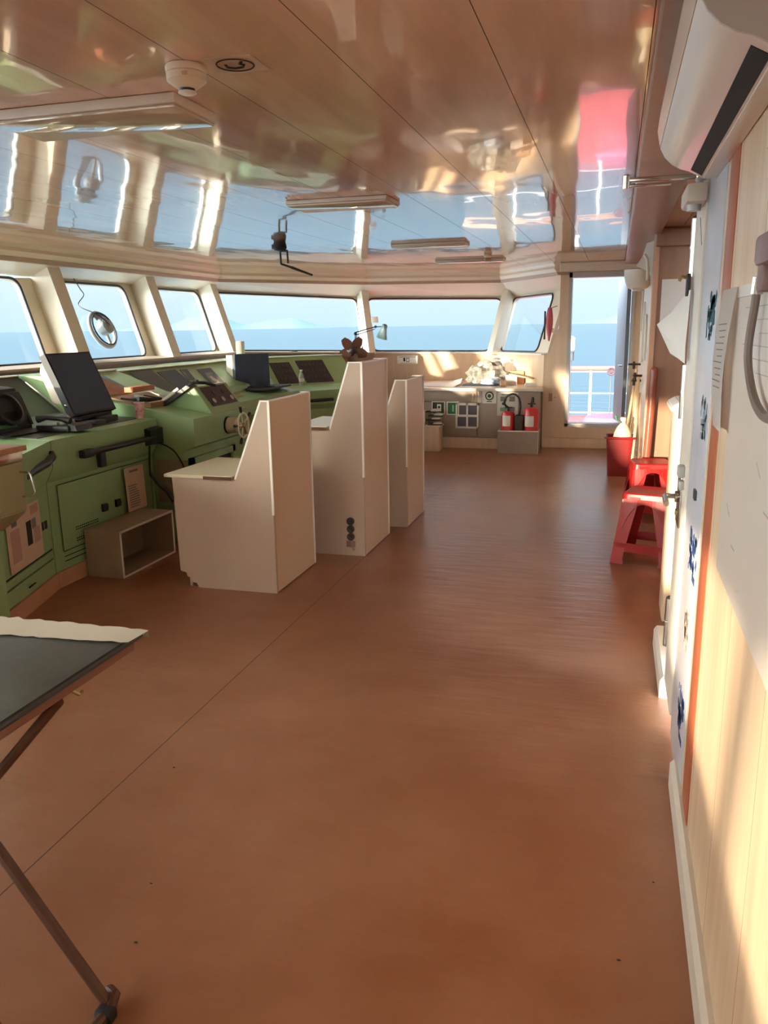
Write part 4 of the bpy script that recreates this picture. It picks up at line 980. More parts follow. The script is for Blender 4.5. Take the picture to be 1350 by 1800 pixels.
# tray with tools on the steering unit desk
def desk_z(x): return .92 + (-2.9 - x)*.1736
tr_ = thing('tool_tray', 'shallow wooden board tray with tools on the steering console desk', 'tray', (-3.6, 5.4, desk_z(-3.6)))
def tp_(x, y_, o): return V((x, y_, desk_z(x)+o))
bm = nb(); plate(bm, tp_(-3.28, 5.2, .004), tp_(-3.28, 5.43, .004), tp_(-3.62, 5.75, .004), tp_(-3.62, 5.2, .004), .014); obj('board', bm, M('tray_wood', (158, 124, 94), .6, noise=.25, nscale=8), tr_)
bm = nb(); plate(bm, tp_(-3.28, 5.2, .018), tp_(-3.28, 5.43, .018), tp_(-3.31, 5.43, .018), tp_(-3.31, 5.2, .018), .022); obj('front_lip', bm, MATS['tray_wood'], tr_)
bm = nb(); cyl(bm, tp_(-3.277, 5.38, .028), tp_(-3.287, 5.38, .028), .008, 8); obj('lip_hole', bm, black, tr_)
bm = nb(); plate(bm, (-3.66, 5.16, 1.064), (-3.66, 5.55, 1.064), (-3.98, 5.55, 1.205), (-3.98, 5.16, 1.205), .012); tag(obj('wooden_panel', bm, M('panel_terracotta', (170, 128, 104), .6, noise=.25, nscale=6)), 'terracotta wooden panel leaning on the riser beside the tilted display', 'board')
def tool(name, label, a, b, r_, m, flat=False):
    bm = nb()
    if flat:
        a, b = V(a), V(b); d = (b-a).normalized(); p_ = d.cross(V((0, 0, 1))).normalized()*r_
        plate(bm, a-p_, b-p_, b+p_, a+p_, .012)
    else: tube(bm, [a, V(a).lerp(V(b), .5), b], [r_*1.2, r_, r_*.8], 10)
    return tag(obj(name, bm, m), label, 'tool')
bm = nb(); box(bm, -3.60, -3.52, 5.36, 5.66, 1.085, 1.125, .004); tag(obj('wood_block', bm, brick), 'reddish wooden block lying across the tools on the tray', 'block')
tool('ruler', 'long grey parallel ruler lying diagonally on the tool tray', (-3.60, 5.70, 1.085), (-3.30, 5.52, 1.03), .018, grey, True)
tool('binocular_case', 'dark flat case at the back left of the tool tray', (-3.56, 5.26, 1.06), (-3.40, 5.34, 1.035), .05, black, True)
tool('hand_tool', 'black hand tool nearest the tray front', (-3.42, 5.26, 1.045), (-3.35, 5.40, 1.03), .018, black)
tool('pliers', 'black pliers lying on the tray beside the ruler', (-3.46, 5.40, 1.05), (-3.34, 5.46, 1.03), .015, black)
tool('grey_tool', 'grey metal tool in the middle of the tray', (-3.50, 5.34, 1.06), (-3.36, 5.38, 1.035), .013, grey)
tool('blue_folder', 'blue-grey roll leaning at the riser behind the tray', (-3.72, 5.56, 1.09), (-3.95, 5.60, 1.19), .018, M('blue_grey', (96, 120, 136), .5))
hb = thing('black_handset', 'black handset with a white label leaning on the instrument box', 'handset', (-3.2, 5.42, .98))
bm = nb(); hexa(bm, [(-3.33, 5.38, .985), (-3.29, 5.38, .975), (-3.29, 5.50, .975), (-3.33, 5.50, .985), (-3.09, 5.40, 1.14), (-3.06, 5.40, 1.125), (-3.06, 5.52, 1.125), (-3.09, 5.52, 1.14)]); obj('body', bm, black, hb)
bm = nb(); plate(bm, (-3.335, 5.379, .99), (-3.15, 5.392, 1.11), (-3.16, 5.392, 1.125), (-3.345, 5.379, 1.0), .002); obj('white_strip', bm, white_trim, hb)
bm = nb(); tube(bm, [(-3.08, 5.42, 1.14), (-3.03, 5.43, 1.16), (-2.97, 5.47, 1.155), (-2.93, 5.55, 1.13)], .012, 8); cyl(bm, (-3.02, 5.44, 1.155), (-3.02, 5.44, 1.18), .016, 10); obj('cable_arm', bm, black, hb)

# ------------------------------------------------------------------ middle console (recessed) and its displays
mc = thing('instrument_console', 'green console with flush display screens behind the steering wheel', 'console', (-3.9, 7.2, 0))
prof = [(-3.42, 0), (-3.42, .66), (-3.34, .74), (-3.34, .88), (-3.64, .93), (-3.66, .99), (-4.1, 1.205), (-4.55, 1.205), (-4.55, 0)]
def yend(x): return 8.27 if x >= -3.66 else (9.36 if x < -4.3 else 8.63)
bm = nb(); loft(bm, [V((x, 6.002, z)) for x, z in prof], [V((x, yend(x), z)) for x, z in prof]); obj('body', bm, green, mc)
bm = nb(); plate(bm, (-4.08, 6.002, 1.205), (-4.08, 8.62, 1.205), (-4.12, 8.66, 1.205), (-4.12, 6.002, 1.205), .010); obj('riser_edge', bm, edge_white, mc)
def rp3(x, y_, o=.003):
    t_ = (-3.66-x)/.44; z = .99 + .215*t_; nv = V((.215, 0, .44)).normalized()
    return V((x, y_, z)) + nv*o
def scr(name, q, m, par, th=.004):
    bm = nb(); plate(bm, *[rp3(*p) for p in q], th); return obj(name, bm, m, par)
s1 = scr('display_panel', [(-3.70, 6.02), (-3.70, 6.33), (-4.06, 6.5), (-4.06, 6.14)], dkgrey, mc)
s2 = scr('display_panel', [(-3.69, 6.36), (-3.69, 6.68), (-4.03, 6.86), (-4.03, 6.53)], screen, mc)
s3 = scr('small_meter', [(-3.85, 6.78), (-3.85, 6.90), (-4.02, 7.06), (-4.02, 6.92)], black, mc)
s4 = scr('display_panel', [(-3.68, 6.95), (-3.68, 7.22), (-4.0, 7.5), (-4.0, 7.22)], black, mc)
bm = nb(); plate(bm, rp3(-3.74, 7.03, .0075), rp3(-3.74, 7.18, .0075), rp3(-3.92, 7.36, .0075), rp3(-3.92, 7.22, .0075), .001); obj('screen', bm, M('screen_green', (72, 96, 92), .2), s4)
bm = nb(); plate(bm, rp3(-3.76, 7.12, .009), rp3(-3.76, 7.2, .009), rp3(-3.86, 7.24, .009), rp3(-3.85, 7.18, .009), .001); obj('screen_pale_patch', bm, paper, s4)  # pale four-sided patch laid on the screen
bm = nb(); box(bm, -3.60, -3.50, 7.0, 7.2, .90, .925, .004); tag(obj('log_pad', bm, MATS['pale_green']), 'pale note pad on the desk below the rightmost small display', 'pad')
bm = nb(); box(bm, -3.62, -3.40, 7.5, 8.2, .928, .95, .006); box(bm, -3.5, -3.42, 7.7, 7.8, .95, .965, .004); tag(obj('keyboard', bm, black_soft), 'long dark keyboard on the console desk behind the steering wheel', 'keyboard')
bm = nb(); box(bm, -3.56, -3.38, 6.35, 6.62, .918, .94, .006); tag(obj('mouse_pad', bm, black_soft), 'dark flat pad on the desk edge beside the instrument box', 'pad')
tj = thing('tap_fitting', 'small chromed valve fitting on the desk edge above the wheel', 'fitting', (-3.37, 6.3, .89))
bm = nb(); cyl(bm, (-3.37, 6.3, .88), (-3.37, 6.3, .94), .012, 10); cyl(bm, (-3.37, 6.25, .945), (-3.37, 6.4, .945), .008, 8); obj('body', bm, steel, tj)

# corner console under the angled window
T3 = V((.638, .770, 0)); N3 = V((.770, -.638, 0)); W3 = V((-4.9, 9.5, 0))
def P3(u, o, z): q = W3 + T3*u + N3*o; return V((q.x, q.y, z))
cc_ = thing('corner_console', 'green corner console with rows of switches under the angled front window', 'console', tuple(P3(.6, 1.2, 0)))
prof3 = [(1.68, 0), (1.68, .62), (1.75, .68), (1.75, .84), (1.17, .865), (.8, 1.195), (.33, 1.195), (.33, 0)]
def u0_(o): return -.14 if o > 1.1 else .17
bm = nb(); loft(bm, [P3(u0_(o), o, z) for o, z in prof3], [P3(1.33, o, z) for o, z in prof3]); obj('body', bm, green, cc_)
bm = nb(); A = [P3(.17, .78, 1.193), P3(1.33, .78, 1.193), P3(1.33, .82, 1.193), P3(.17, .82, 1.193)]; plate(bm, *A, -.010 if (A[1]-A[0]).cross(A[3]-A[0]).z < 0 else .010); obj('riser_edge', bm, edge_white, cc_)
nr3 = (N3*.33 + V((0, 0, .37))).normalized()
def r3(u, v, o=.003): q = P3(u, .8+.37*v, 1.195-.33*v); return q + nr3*o
def scr3(name, u0, u1, v0, v1, m, par, o=.003, th=.004):
    bm = nb(); plate(bm, r3(u0, v1, o), r3(u1, v1, o), r3(u1, v0, o), r3(u0, v0, o), th); return obj(name, bm, m, par)
e1 = scr3('switch_panel', .24, .52, .20, .93, black, cc_); e2 = scr3('switch_panel', .61, 1.0, .16, .94, black, cc_)
for par, ua, ub, nc in ((e1, .27, .49, 4), (e2, .64, .97, 6)):
    for rr in range(3):
        bm = nb()
        for k in range(nc):
            u = ua + (ub-ua)*(k+.3)/nc; v = .28+.22*rr
            plate(bm, r3(u, v+.10, .0075), r3(u+.022, v+.10, .0075), r3(u+.022, v, .0075), r3(u, v, .0075), .004)
        obj('switch_row', bm, dkgrey, par)
bm = nb(); a, b = P3(.18, 1.765, .73), P3(.60, 1.765, .73); tube(bm, [a, a+N3*.02, b+N3*.02, b], .018, 8); obj('handrail', bm, black_soft, cc_)
m2 = thing('desk_monitor', 'dark flat monitor with a cream back on the corner console', 'monitor', tuple(P3(.0, 1.15, .93)))
cen = [V((-3.75, 7.56, .945)), V((-3.51, 7.88, .95)), V((-3.50, 7.85, 1.294)), V((-3.74, 7.55, 1.294))]
bm = nb(); plate(bm, *cen, .03 if (cen[1]-cen[0]).cross(cen[3]-cen[0]).dot(-N3) > 0 else -.03); obj('screen', bm, screen, m2)
bk = [V((-3.755, 7.556, 1.01)), V((-3.525, 7.863, 1.01)), V((-3.525, 7.85, 1.28)), V((-3.75, 7.55, 1.28))]
bm = nb(); q = [p_ - N3*.05 for p_ in bk]; r_ = [p_ - N3*.20 for p_ in bk]; loft(bm, q, r_); obj('rear_housing', bm, MATS['housing_beige'], m2)
bm = nb(); plate(bm, cen[0]+V((0, 0, -.025)), cen[1]+V((0, 0, -.025)), cen[1]+V((0, 0, -.002)), cen[0]+V((0, 0, -.002)), -.05); obj('lower_bezel', bm, MATS['housing_beige'], m2)
q = (cen[0]+cen[1])/2
bm = nb(); box(bm, q.x-.02, q.x+.14, q.y-.10, q.y+.08, .951, .962, .004); cyl(bm, (q.x-.03, q.y+.03, .955), (q.x-.03, q.y+.03, 1.1), .025); obj('stand', bm, black_soft, m2)
bt = thing('water_bottle', 'clear plastic bottle standing between the two switch panels', 'bottle', tuple(P3(.50, 1.22, .865)))
q = P3(.50, 1.22, .864)
bm = nb(); lathe(bm, q, (0, 0, 1), [(.03, 0), (.032, .01), (.032, .11), (.026, .13), (.014, .155), (.012, .175)], 18); obj('body', bm, plastic_clear, bt)
bm = nb(); lathe(bm, q + V((0, 0, .172)), (0, 0, 1), [(.015, 0), (.015, .018)], 14); obj('cap', bm, white_trim, bt)
bm = nb(); lathe(bm, q + V((0, 0, .05)), (0, 0, 1), [(.0327, 0), (.0327, .04)], 18); obj('wrapper', bm, paper, bt)
q = P3(-.22, .62, 0)
bm = nb(); box(bm, -4.44, -4.36, 9.0, 9.09, 1.205, 1.40, .008); tag(obj('ledge_box', bm, cream), 'small upright cream box on the window ledge above the monitor', 'box')
bm = nb(); cyl(bm, P3(1.0, .12, 1.22), P3(1.0, .12, 1.25), .05, 12); tag(obj('ledge_knob', bm, gasket), 'small dark round knob on the ledge under the angled window', 'knob')  # round knob on the ledge, a short plain cylinder

# fan and lamp at the corner
fn = thing('desk_fan', 'brown plastic desk fan without guard behind the tallest partition seat', 'fan', (-3.28, 9.95, .0))
fc = V((-3.34, 10.20, 1.24)); fd = V((.35, -.93, .05)).normalized(); fu, fv = frame_of(fd)
bm = nb(); lathe(bm, fc, fd, [(.03, -.16), (.075, -.14), (.085, -.06), (.075, -.01), (.04, .02), (.015, .035)], 20); obj('motor', bm, M('motor_dark', (62, 52, 52), .35), fn)
for k in range(5):
    a_ = k*2*pi/5 + .35; bm = nb(); rows = []
    for j in range(5):
        t_ = j/4; r_ = .05 + .15*t_; wv = .035 + .045*sin(pi*min(1, t_*.9+.1)); row = []
        for s_ in (-1, -.3, .3, 1):
            aa = a_ + s_*wv/r_*.9; p_ = fc + (fu*cos(aa) + fv*sin(aa))*r_ + fd*(.028*s_*(1-.3*t_)); row.append(bm.verts.new(p_))
        rows.append(row)
    for A, B in zip(rows, rows[1:]):
        for j in range(3): bm.faces.new([A[j], A[j+1], B[j+1], B[j]])
    bmesh.ops.solidify(bm, geom=bm.faces[:], thickness=.004); obj('blade', bm, fan_m, fn)
bm = nb(); cyl(bm, fc - fd*.08, (fc - fd*.08) + V((0, 0, -.36)), .022, 12); lathe(bm, V((fc.x, fc.y, .858)) - V((fd.x, fd.y, 0))*.08, (0, 0, 1), [(.11, 0), (.11, .015), (.04, .035)], 20); obj('stand', bm, fan_m, fn)
fn.location = (fc.x, fc.y, .86)
for ch in fn.children:
    for v in ch.data.vertices: v.co += V((-3.28, 9.95, 0)) - V((fc.x, fc.y, .86))
bm = nb(); box(bm, -3.50, -2.95, 10.10, 10.5, .70, .855, .01); box(bm, -3.47, -2.98, 10.12, 10.48, 0, .70)
tag(obj('corner_cabinet', bm, beige), 'low beige corner cabinet carrying the fan and the desk lamp', 'cabinet')
dl = thing('desk_lamp', 'grey-blue jointed desk lamp reaching in front of the far window', 'lamp', (-3.3, 10.3, .855))
b0 = V((-3.36, 10.28, .856)); j1 = V((-3.33, 10.30, 1.475)); j2 = V((-3.085, 10.42, 1.545)); sh = V((-3.0, 10.46, 1.51))
bm = nb(); lathe(bm, b0, (0, 0, 1), [(.07, 0), (.07, .015), (.02, .025)]); obj('base', bm, gasket, dl)
bm = nb(); cyl(bm, b0, j1, .008, 8); cyl(bm, b0 + V((.02, 0, .02)), j1 + V((.018, 0, -.02)), .005, 8); obj('lower_arm', bm, gasket, dl)
bm = nb(); cyl(bm, j1, j2, .007, 8); cyl(bm, j1 + V((0, 0, -.035)), j2 + V((-.01, 0, -.03)), .005, 8); sphere(bm, j1 + V((0, 0, -.015)), .022, seg=10); sphere(bm, j2, .018, seg=10); obj('upper_arm', bm, gasket, dl)
bm = nb(); ax = V((-.32, .05, -.92)).normalized(); lathe(bm, V((-2.955, 10.44, 1.575)), ax, [(.018, 0), (.036, .015), (.04, .07), (.046, .09), (.082, .19), (.079, .19), (.04, .09), (.03, .05)], 24); cyl(bm, j2, V((-2.965, 10.44, 1.545)), .008, 8); obj('lamp_shade', bm, lamp_m, dl)
bm = nb(); box(bm, -3.32, -3.23, 11.0, 11.06, 1.60, 1.68, .006); tag(obj('wall_bracket', bm, light_body), 'small grey clip on the column between the angled and far windows', 'bracket')

# clear view screen on the second front window
cv = thing('clear_view_screen', 'round clear-view spin screen with motor on the second front window', 'spin screen', (-4.9, 7.0, 1.6))
cn = NRM[0].copy(); cn.z = -LEAN; cn.normalize(); ctr = fpt(0, s_at_y(7.10), .27) - cn*.03
upv = V((-LEAN, 0, 1)).normalized(); yv = V((0, 1, 0))
R0 = .18
bm = nb(); tube(bm, [ctr + yv*R0*cos(t_*pi/18) + upv*R0*sin(t_*pi/18) for t_ in range(36)], .020, 10, closed=True); obj('rim', bm, grey, cv)
bm = nb(); tube(bm, [ctr - cn*.03 + yv*(R0-.012)*cos(t_*pi/18) + upv*(R0-.012)*sin(t_*pi/18) for t_ in range(36)], .008, 8, closed=True); obj('inner_rim', bm, gasket, cv)
bm = nb(); lathe(bm, ctr + upv*.01, -cn, [(.075, 0), (.075, .08), (.06, .10), (.02, .105)], 20); sphere(bm, ctr + upv*.08 - cn*.05, .04, seg=10); obj('motor', bm, M('motor_grey', (150, 152, 150), .4), cv)
bm = nb(); cyl(bm, ctr - cn*.03, ctr - upv*R0 - cn*.01 + yv*.02, .016, 8); obj('support', bm, grey, cv)
bm = nb(); prism_pts = []
arc = [ctr - cn*.012 + yv*R0*cos(t_) + upv*R0*sin(t_) for t_ in [pi*.18 + k*pi*.5/10 for k in range(11)]]
inn = [ctr - cn*.012 + yv*R0*.45*cos(t_) + upv*R0*.6*sin(t_) for t_ in [pi*.18 + k*pi*.5/10 for k in range(11)]]
for k in range(10): plate(bm, arc[k], arc[k+1], inn[k+1], inn[k], .004)
obj('cover_plate', bm, MATS['motor_grey'], cv)
top = fpt(0, s_at_y(6.92), .78, .05)
bm = nb(); tube(bm, smooth_path([top, top + V((.02, .06, -.10)), top + V((.04, .08, -.16)), top + V((.04, -.02, -.26)), ctr - cn*.09 + yv*-.16 + upv*.14, ctr - cn*.11 + yv*-.06 + upv*.06, ctr - cn*.10]), .005, 8); obj('power_cable', bm, black, cv)

# ------------------------------------------------------------------ far counter
ct = thing('counter_cabinet', 'grey-brown built-in counter cabinet under the far window', 'cabinet', (-1.6, 10.5, 0))
bm = nb(); prism(bm, [(-2.62, 10.08), (-0.86, 10.08), (-0.93, 10.40), (-1.74, 11.62), (-2.62, 11.38)], 'z', .14, .735); obj('carcass', bm, counter_m, ct)
bm = nb(); prism(bm, [(-2.60, 10.10), (-0.875, 10.10), (-0.94, 10.40), (-1.74, 11.60), (-2.60, 11.36)], 'z', 0, .14); obj('plinth', bm, beige, ct)
bm = nb(); prism(bm, [(-2.66, 10.02), (-0.83, 10.02), (-0.87, 10.38), (-1.74, 11.66), (-2.66, 11.40)], 'z', .737, .772, bev=.005); obj('worktop', bm, counter_top, ct)
def cpanel(name, xa, xb, za, zb, m=counter_m, y=10.08):
    bm = nb(); box(bm, xa, xb, y-.016, y+.002, za, zb, .003); return obj(name, bm, m, ct)
cpanel('drawer', -2.60, -1.66, .60, .73)
dA = cpanel('cabinet_door', -2.10, -1.66, .165, .59); dB = cpanel('cabinet_door', -2.60, -2.115, .165, .59)
dC = cpanel('cabinet_door', -1.64, -.87, .15, .73)
bm = nb(); box(bm, -1.72, -1.69, 10.052, 10.064, .62, .70, .003); obj('pull', bm, M('pull_grey', (138, 122, 110), .4), ct)
bm = nb()
for (xa, xb, za, zb, d) in ((-1.93, -1.63, .26, .585, .03),): 
    for b_ in ((xa, xb, zb-.03, zb), (xa, xb, za, za+.025), (xa, xa+.025, za, zb), (xb-.025, xb, za, zb), ((xa+xb)/2-.012, (xa+xb)/2+.012, za, zb), (xa, xb, (za+zb)/2-.014, (za+zb)/2+.014)): box(bm, b_[0], b_[1], 10.052, 10.066, b_[2], b_[3])
lt_ = thing('wall_vent', 'white framed four-pane wall grille on the counter cabinet door', 'grille', (-1.78, 10.06, .26))
obj('frame', bm, white_trim, lt_)
bm = nb(); box(bm, -1.92, -1.64, 10.058, 10.063, .27, .575); obj('backing', bm, M('grille_dark', (84, 76, 82), .4), lt_)
def sign(name, label, x0, x1, z0, z1, base, shapes, y=10.061):
    t = thing(name, label, 'sign', ((x0+x1)/2, y, z0))
    bm = nb(); box(bm, x0, x1, y-.003, y, z0, z1); obj('plate', bm, base, t)
    W_, H_ = x1-x0, z1-z0
    for i, (kind, args, m) in enumerate(shapes):
        bm = nb(); yy = y-.0035-.0006*i
        if kind == 'box': box(bm, x0+W_*args[0], x0+W_*args[1], yy-.0006, yy, z0+H_*args[2], z0+H_*args[3])
        elif kind == 'disc': lathe(bm, (x0+W_*args[0], yy, z0+H_*args[1]), (0, -1, 0), [(args[2]*W_, 0), (args[2]*W_, .0006)], 24)
        elif kind == 'ring': tube(bm, [(x0+W_*args[0]+args[2]*W_*cos(q*pi/14), yy, z0+H_*args[1]+args[2]*W_*sin(q*pi/14)) for q in range(28)], args[3]*W_, 6, closed=True)
        elif kind == 'line': tube(bm, [(x0+W_*u, yy, z0+H_*v) for u, v in args[0]], args[1]*W_, 6)
        obj('pictogram', bm, m, t)
    return t
sign('safety_sign', 'dark green sign with a white radio pictogram, leftmost on the counter front', -2.24, -2.07, .44, .60, white_trim, [('box', (.06, .94, .06, .94), M('sign_dark', (40, 52, 40), .5)), ('box', (.40, .72, .22, .78), white_trim), ('disc', (.56, .55, .10), MATS['sign_dark'])], y=10.059)
sign('safety_sign', 'bright green sign with a pale upright cylinder, left of the white grille', -2.045, -1.885, .43, .60, white_trim, [('box', (.08, .92, .08, .92), sign_green), ('box', (.45, .58, .25, .75), M('pale_sign_green', (150, 196, 160), .5))], y=10.059)
sign('lifejacket_sign', 'white square sign with a green round pictogram under the counter top', -1.59, -1.41, .58, .745, paper, [('ring', (.5, .58, .26, .045), M('deep_green', (30, 84, 48), .5)), ('disc', (.5, .58, .13), MATS['deep_green']), ('box', (.32, .68, .13, .19), MATS['print_dark'])], y=10.06)
sign('instruction_poster', 'pale instruction poster with small diagrams behind the fire extinguisher hose', -1.40, -1.14, .43, .72, M('poster_pale', (206, 204, 192), .6), [('box', (.15, .45, .62, .82), MATS['print_grey']), ('box', (.58, .85, .62, .84), MATS['print_grey']), ('box', (.15, .45, .2, .36), M('poster_green', (120, 150, 128), .6)), ('box', (.58, .85, .2, .38), MATS['print_grey']), ('box', (.2, .8, .9, .93), MATS['print_dark']), ('disc', (.3, .52, .07), MATS['print_dark'])], y=10.06)
sign('name_plate', 'small white printed plate on the wall under the far window', -3.02, -2.72, 1.02, 1.13, white_trim, [('box', (.30, .40, .3, .75), MATS['print_dark']), ('box', (.44, .60, .2, .75), MATS['print_grey']), ('box', (.47, .57, .3, .65), white_trim), ('box', (.1, .9, .82, .9), MATS['print_grey']), ('box', (.15, .9, .06, .1), MATS['print_grey'])], y=11.28)
sw = thing('light_switch', 'brown switch plate on the wall between the counter and the doorway', 'switch', (-.74, 10.34, .58))
bm = nb(); box(bm, -.79, -.745, 10.335, 10.35, .59, .69, .003); obj('plate', bm, M('switch_tan', (176, 140, 112), .5), sw)
bm = nb(); cyl(bm, (-.71, 10.35, .64), (-.71, 10.338, .64), .008, 10); obj('screw_knob', bm, brass, sw)

# white stand with stacked shoes / white boxes beside it
fs = thing('low_stand', 'low beige box stand on the floor left of the counter doors', 'stand', (-2.2, 9.86, 0))
bm = nb(); box(bm, -2.42, -2.08, 9.74, 9.98, 0, .31, .006); obj('body', bm, beige, fs)
bm = nb(); box(bm, -2.43, -2.065, 9.73, 9.99, .31, .325, .003); obj('lid', bm, counter_top, fs)
for k, (zz_, xx, lb) in enumerate(((.326, -2.14, 'bottom white slipper in the pile on the low stand'), (.385, -2.16, 'second white slipper up in the pile on the low stand'), (.435, -2.13, 'third white slipper up in the pile on the low stand'), (.485, -2.17, 'topmost white slipper in the pile on the low stand'))):
    sp_ = thing('slipper', lb, 'slipper', (xx, 9.86, zz_), 'pile of white slippers')
    bm = nb(); prism(bm, [(xx-.10, 9.80), (xx+.02, 9.79), (xx+.07, 9.81), (xx+.085, 9.85), (xx+.06, 9.89), (xx, 9.90), (xx-.10, 9.89)], 'z', zz_, zz_+.014, bev=.003); obj('sole', bm, print_dark, sp_)
    bm = nb(); sphere(bm, (xx+.02, 9.848, zz_+.014), .04, (1.5, 1.0, .8)); bmesh.ops.bisect_plane(bm, geom=bm.verts[:]+bm.edges[:]+bm.faces[:], plane_co=(0, 0, zz_+.014), plane_no=(0, 0, -1), clear_outer=True); obj('upper', bm, paper, sp_)
bm = nb(); box(bm, -2.42, -2.27, 9.78, 9.96, .326, .50, .004); tag(obj('white_carton', bm, white_trim), 'plain white carton on the low stand behind the slippers', 'carton')

# extinguisher box
xb = thing('extinguisher_box', 'open-topped grey floor box holding two red cylinders by the doorway', 'box', (-1.1, 9.86, 0))
x0, x1, y0, y1, h = -1.345, -.855, 9.74, 10.02, .285
bm = nb(); box(bm, x0, x1, y0, y0+.018, 0, h); obj('front_board', bm, counter_m, xb)
bm = nb(); box(bm, x0, x1, y1-.018, y1, 0, h); obj('back_board', bm, counter_m, xb)
bm = nb(); box(bm, x0, x0+.018, y0+.018, y1-.018, 0, h); obj('end_board', bm, counter_m, xb)
bm = nb(); box(bm, x1-.018, x1, y0+.018, y1-.018, 0, h); obj('end_board', bm, counter_m, xb)
bm = nb(); box(bm, x0+.018, x1-.018, y0+.018, y1-.018, 0, .05); obj('bottom_board', bm, counter_m, xb)
bm = nb(); box(bm, x1-.001, x1+.003, y0, y0+.02, 0, h); box(bm, x0, x1, y0-.003, y0+.001, h-.012, h); obj('edge_strip', bm, edge_white, xb)
def extinguisher(label, cx, cy, r_, ztop, hose):
    t = thing('fire_extinguisher', label, 'fire extinguisher', (cx, cy, .051), 'fire extinguishers in the floor box')
    bm = nb(); lathe(bm, (cx, cy, .051), (0, 0, 1), [(r_*.95, 0), (r_, .02), (r_, ztop-.051-.03), (r_*.8, ztop-.051), (.02, ztop-.051+.01)], 24); obj('cylinder', bm, M('ext_red', (206, 40, 44), .3) if 'ext_red' not in MATS else MATS['ext_red'], t)
    bm = nb(); z0 = .33; tube_r = r_+.0012
    pts = [(cx + tube_r*cos(a_), cy + tube_r*sin(a_)) for a_ in [-pi*.78 + k*pi*.42/8 for k in range(9)]]
    for p_, q_ in zip(pts, pts[1:]): quad(bm, (p_[0], p_[1], z0), (q_[0], q_[1], z0), (q_[0], q_[1], z0+.13), (p_[0], p_[1], z0+.13))
    obj('paper_label', bm, paper, t)
    bm = nb(); cyl(bm, (cx, cy, ztop), (cx, cy, ztop+.05), .016, 10); box(bm, cx-.045, cx+.05, cy-.012, cy+.012, ztop+.045, ztop+.06, .003); obj('valve', bm, black, t)
    bm = nb(); tube(bm, smooth_path(hose), .013, 8); obj('hose', bm, black, t)
extinguisher('red fire extinguisher with a looped black hose, left in the floor box', -1.235, 9.87, .082, .50, [(-1.235, 9.86, .55), (-1.28, 9.85, .60), (-1.26, 9.84, .68), (-1.18, 9.84, .72), (-1.11, 9.84, .68), (-1.085, 9.84, .58), (-1.095, 9.85, .48), (-1.105, 9.87, .40)])
extinguisher('red fire extinguisher with a short hose, right in the floor box', -.955, 9.87, .09, .55, [(-.955, 9.86, .59), (-.945, 9.84, .65), (-.935, 9.83, .68), (-.93, 9.83, .62)])
bm = nb(); box(bm, -1.145, -1.05, 9.80, 9.95, .051, .46, .004); tag(obj('dark_carton', bm, M('dark_olive', (66, 60, 50), .7)), 'dark upright carton between the two red cylinders', 'carton')

# things on the counter top
def lump(name, label, c, r_, sc, m, seed, cat, amp=.3):
    rnd = random.Random(seed); bm = nb(); sphere(bm, (0, 0, 0), r_, (1, 1, 1), seg=28)
    ph = [rnd.uniform(0, 6.3) for _ in range(8)]
    for v in bm.verts:
        d = v.co.normalized(); k = 1 + amp*(sin(7*d.x+ph[0])*sin(6*d.y+ph[1]) + .6*sin(13*d.z+ph[2]+4*d.x) + .35*sin(21*d.x+ph[3])*sin(19*d.y+ph[4]))*.5
        v.co = V((v.co.x*sc[0]*k, v.co.y*sc[1]*k, max(v.co.z*k, -r_*.55)*sc[2])) + V(c)
    zmin = min(v.co.z for v in bm.verts)
    for v in bm.verts: v.co.z += .774 - zmin
    return tag(obj(name, bm, m), label, cat)
lump('crumpled_bag', 'large crumpled pale plastic bag heaped on the far counter', (-1.64, 10.78, .9), .20, (1.3, .9, .95), bag_m, 3, 'bag')
lump('blue_bag', 'blue and white plastic bag in front of the crumpled pale bag', (-1.53, 10.52, .85), .11, (1.35, .8, .62), bag_blue, 8, 'bag')
bm = nb(); sphere(bm, (-1.52, 10.80, 1.10), .05, (1, .8, .4)); tag(obj('bag_knot', bm, bag_m), 'knotted bundle on top of the crumpled bag', 'bundle')
for k, (cx, cy, wx, wy_, hh, z, m, rz, lb) in enumerate(((-1.30, 10.62, .15, .12, .13, .774, paper, .1, 'white printed carton right of the plastic bags on the counter'), (-1.25, 10.85, .20, .12, .17, .774, box_tan, -.1, 'tan carton standing behind the white carton on the counter'),
                                                          (-1.37, 10.34, .07, .07, .07, .774, box_tan, .3, 'small tan tub at the counter front beside the bags'), (-1.02, 10.34, .14, .10, .045, .774, paper, .15, 'small pale packet lying at the right end of the counter'))):
    bm = nb(); box(bm, -wx/2, wx/2, -wy_/2, wy_/2, 0, hh, .004); bmesh.ops.transform(bm, matrix=Matrix.Translation((cx, cy, z)) @ Matrix.Rotation(rz, 4, 'Z'), verts=bm.verts[:])
    tag(obj('carton' if k != 3 else 'packet', bm, m), lb, 'carton')
bm = nb(); hexa(bm, [(-1.32, 10.55, .905), (-1.02, 10.50, .855), (-1.0, 10.62, .855), (-1.30, 10.70, .905), (-1.32, 10.55, .925), (-1.02, 10.50, .87), (-1.0, 10.62, .87), (-1.30, 10.70, .925)]); tag(obj('folded_chart', bm, MATS['aged_paper']), 'folded chart sheet lying over the cartons on the counter', 'chart')
bm = nb(); hexa(bm, [(-1.92, 10.40, .774), (-1.45, 10.40, .774), (-1.48, 10.62, .774), (-1.92, 10.66, .774), (-1.90, 10.42, .79), (-1.46, 10.42, .79), (-1.50, 10.60, .79), (-1.90, 10.64, .79)]); tag(obj('navy_folder', bm, M('navy', (44, 56, 72), .5)), 'flat navy folder under the blue bag on the counter', 'folder')
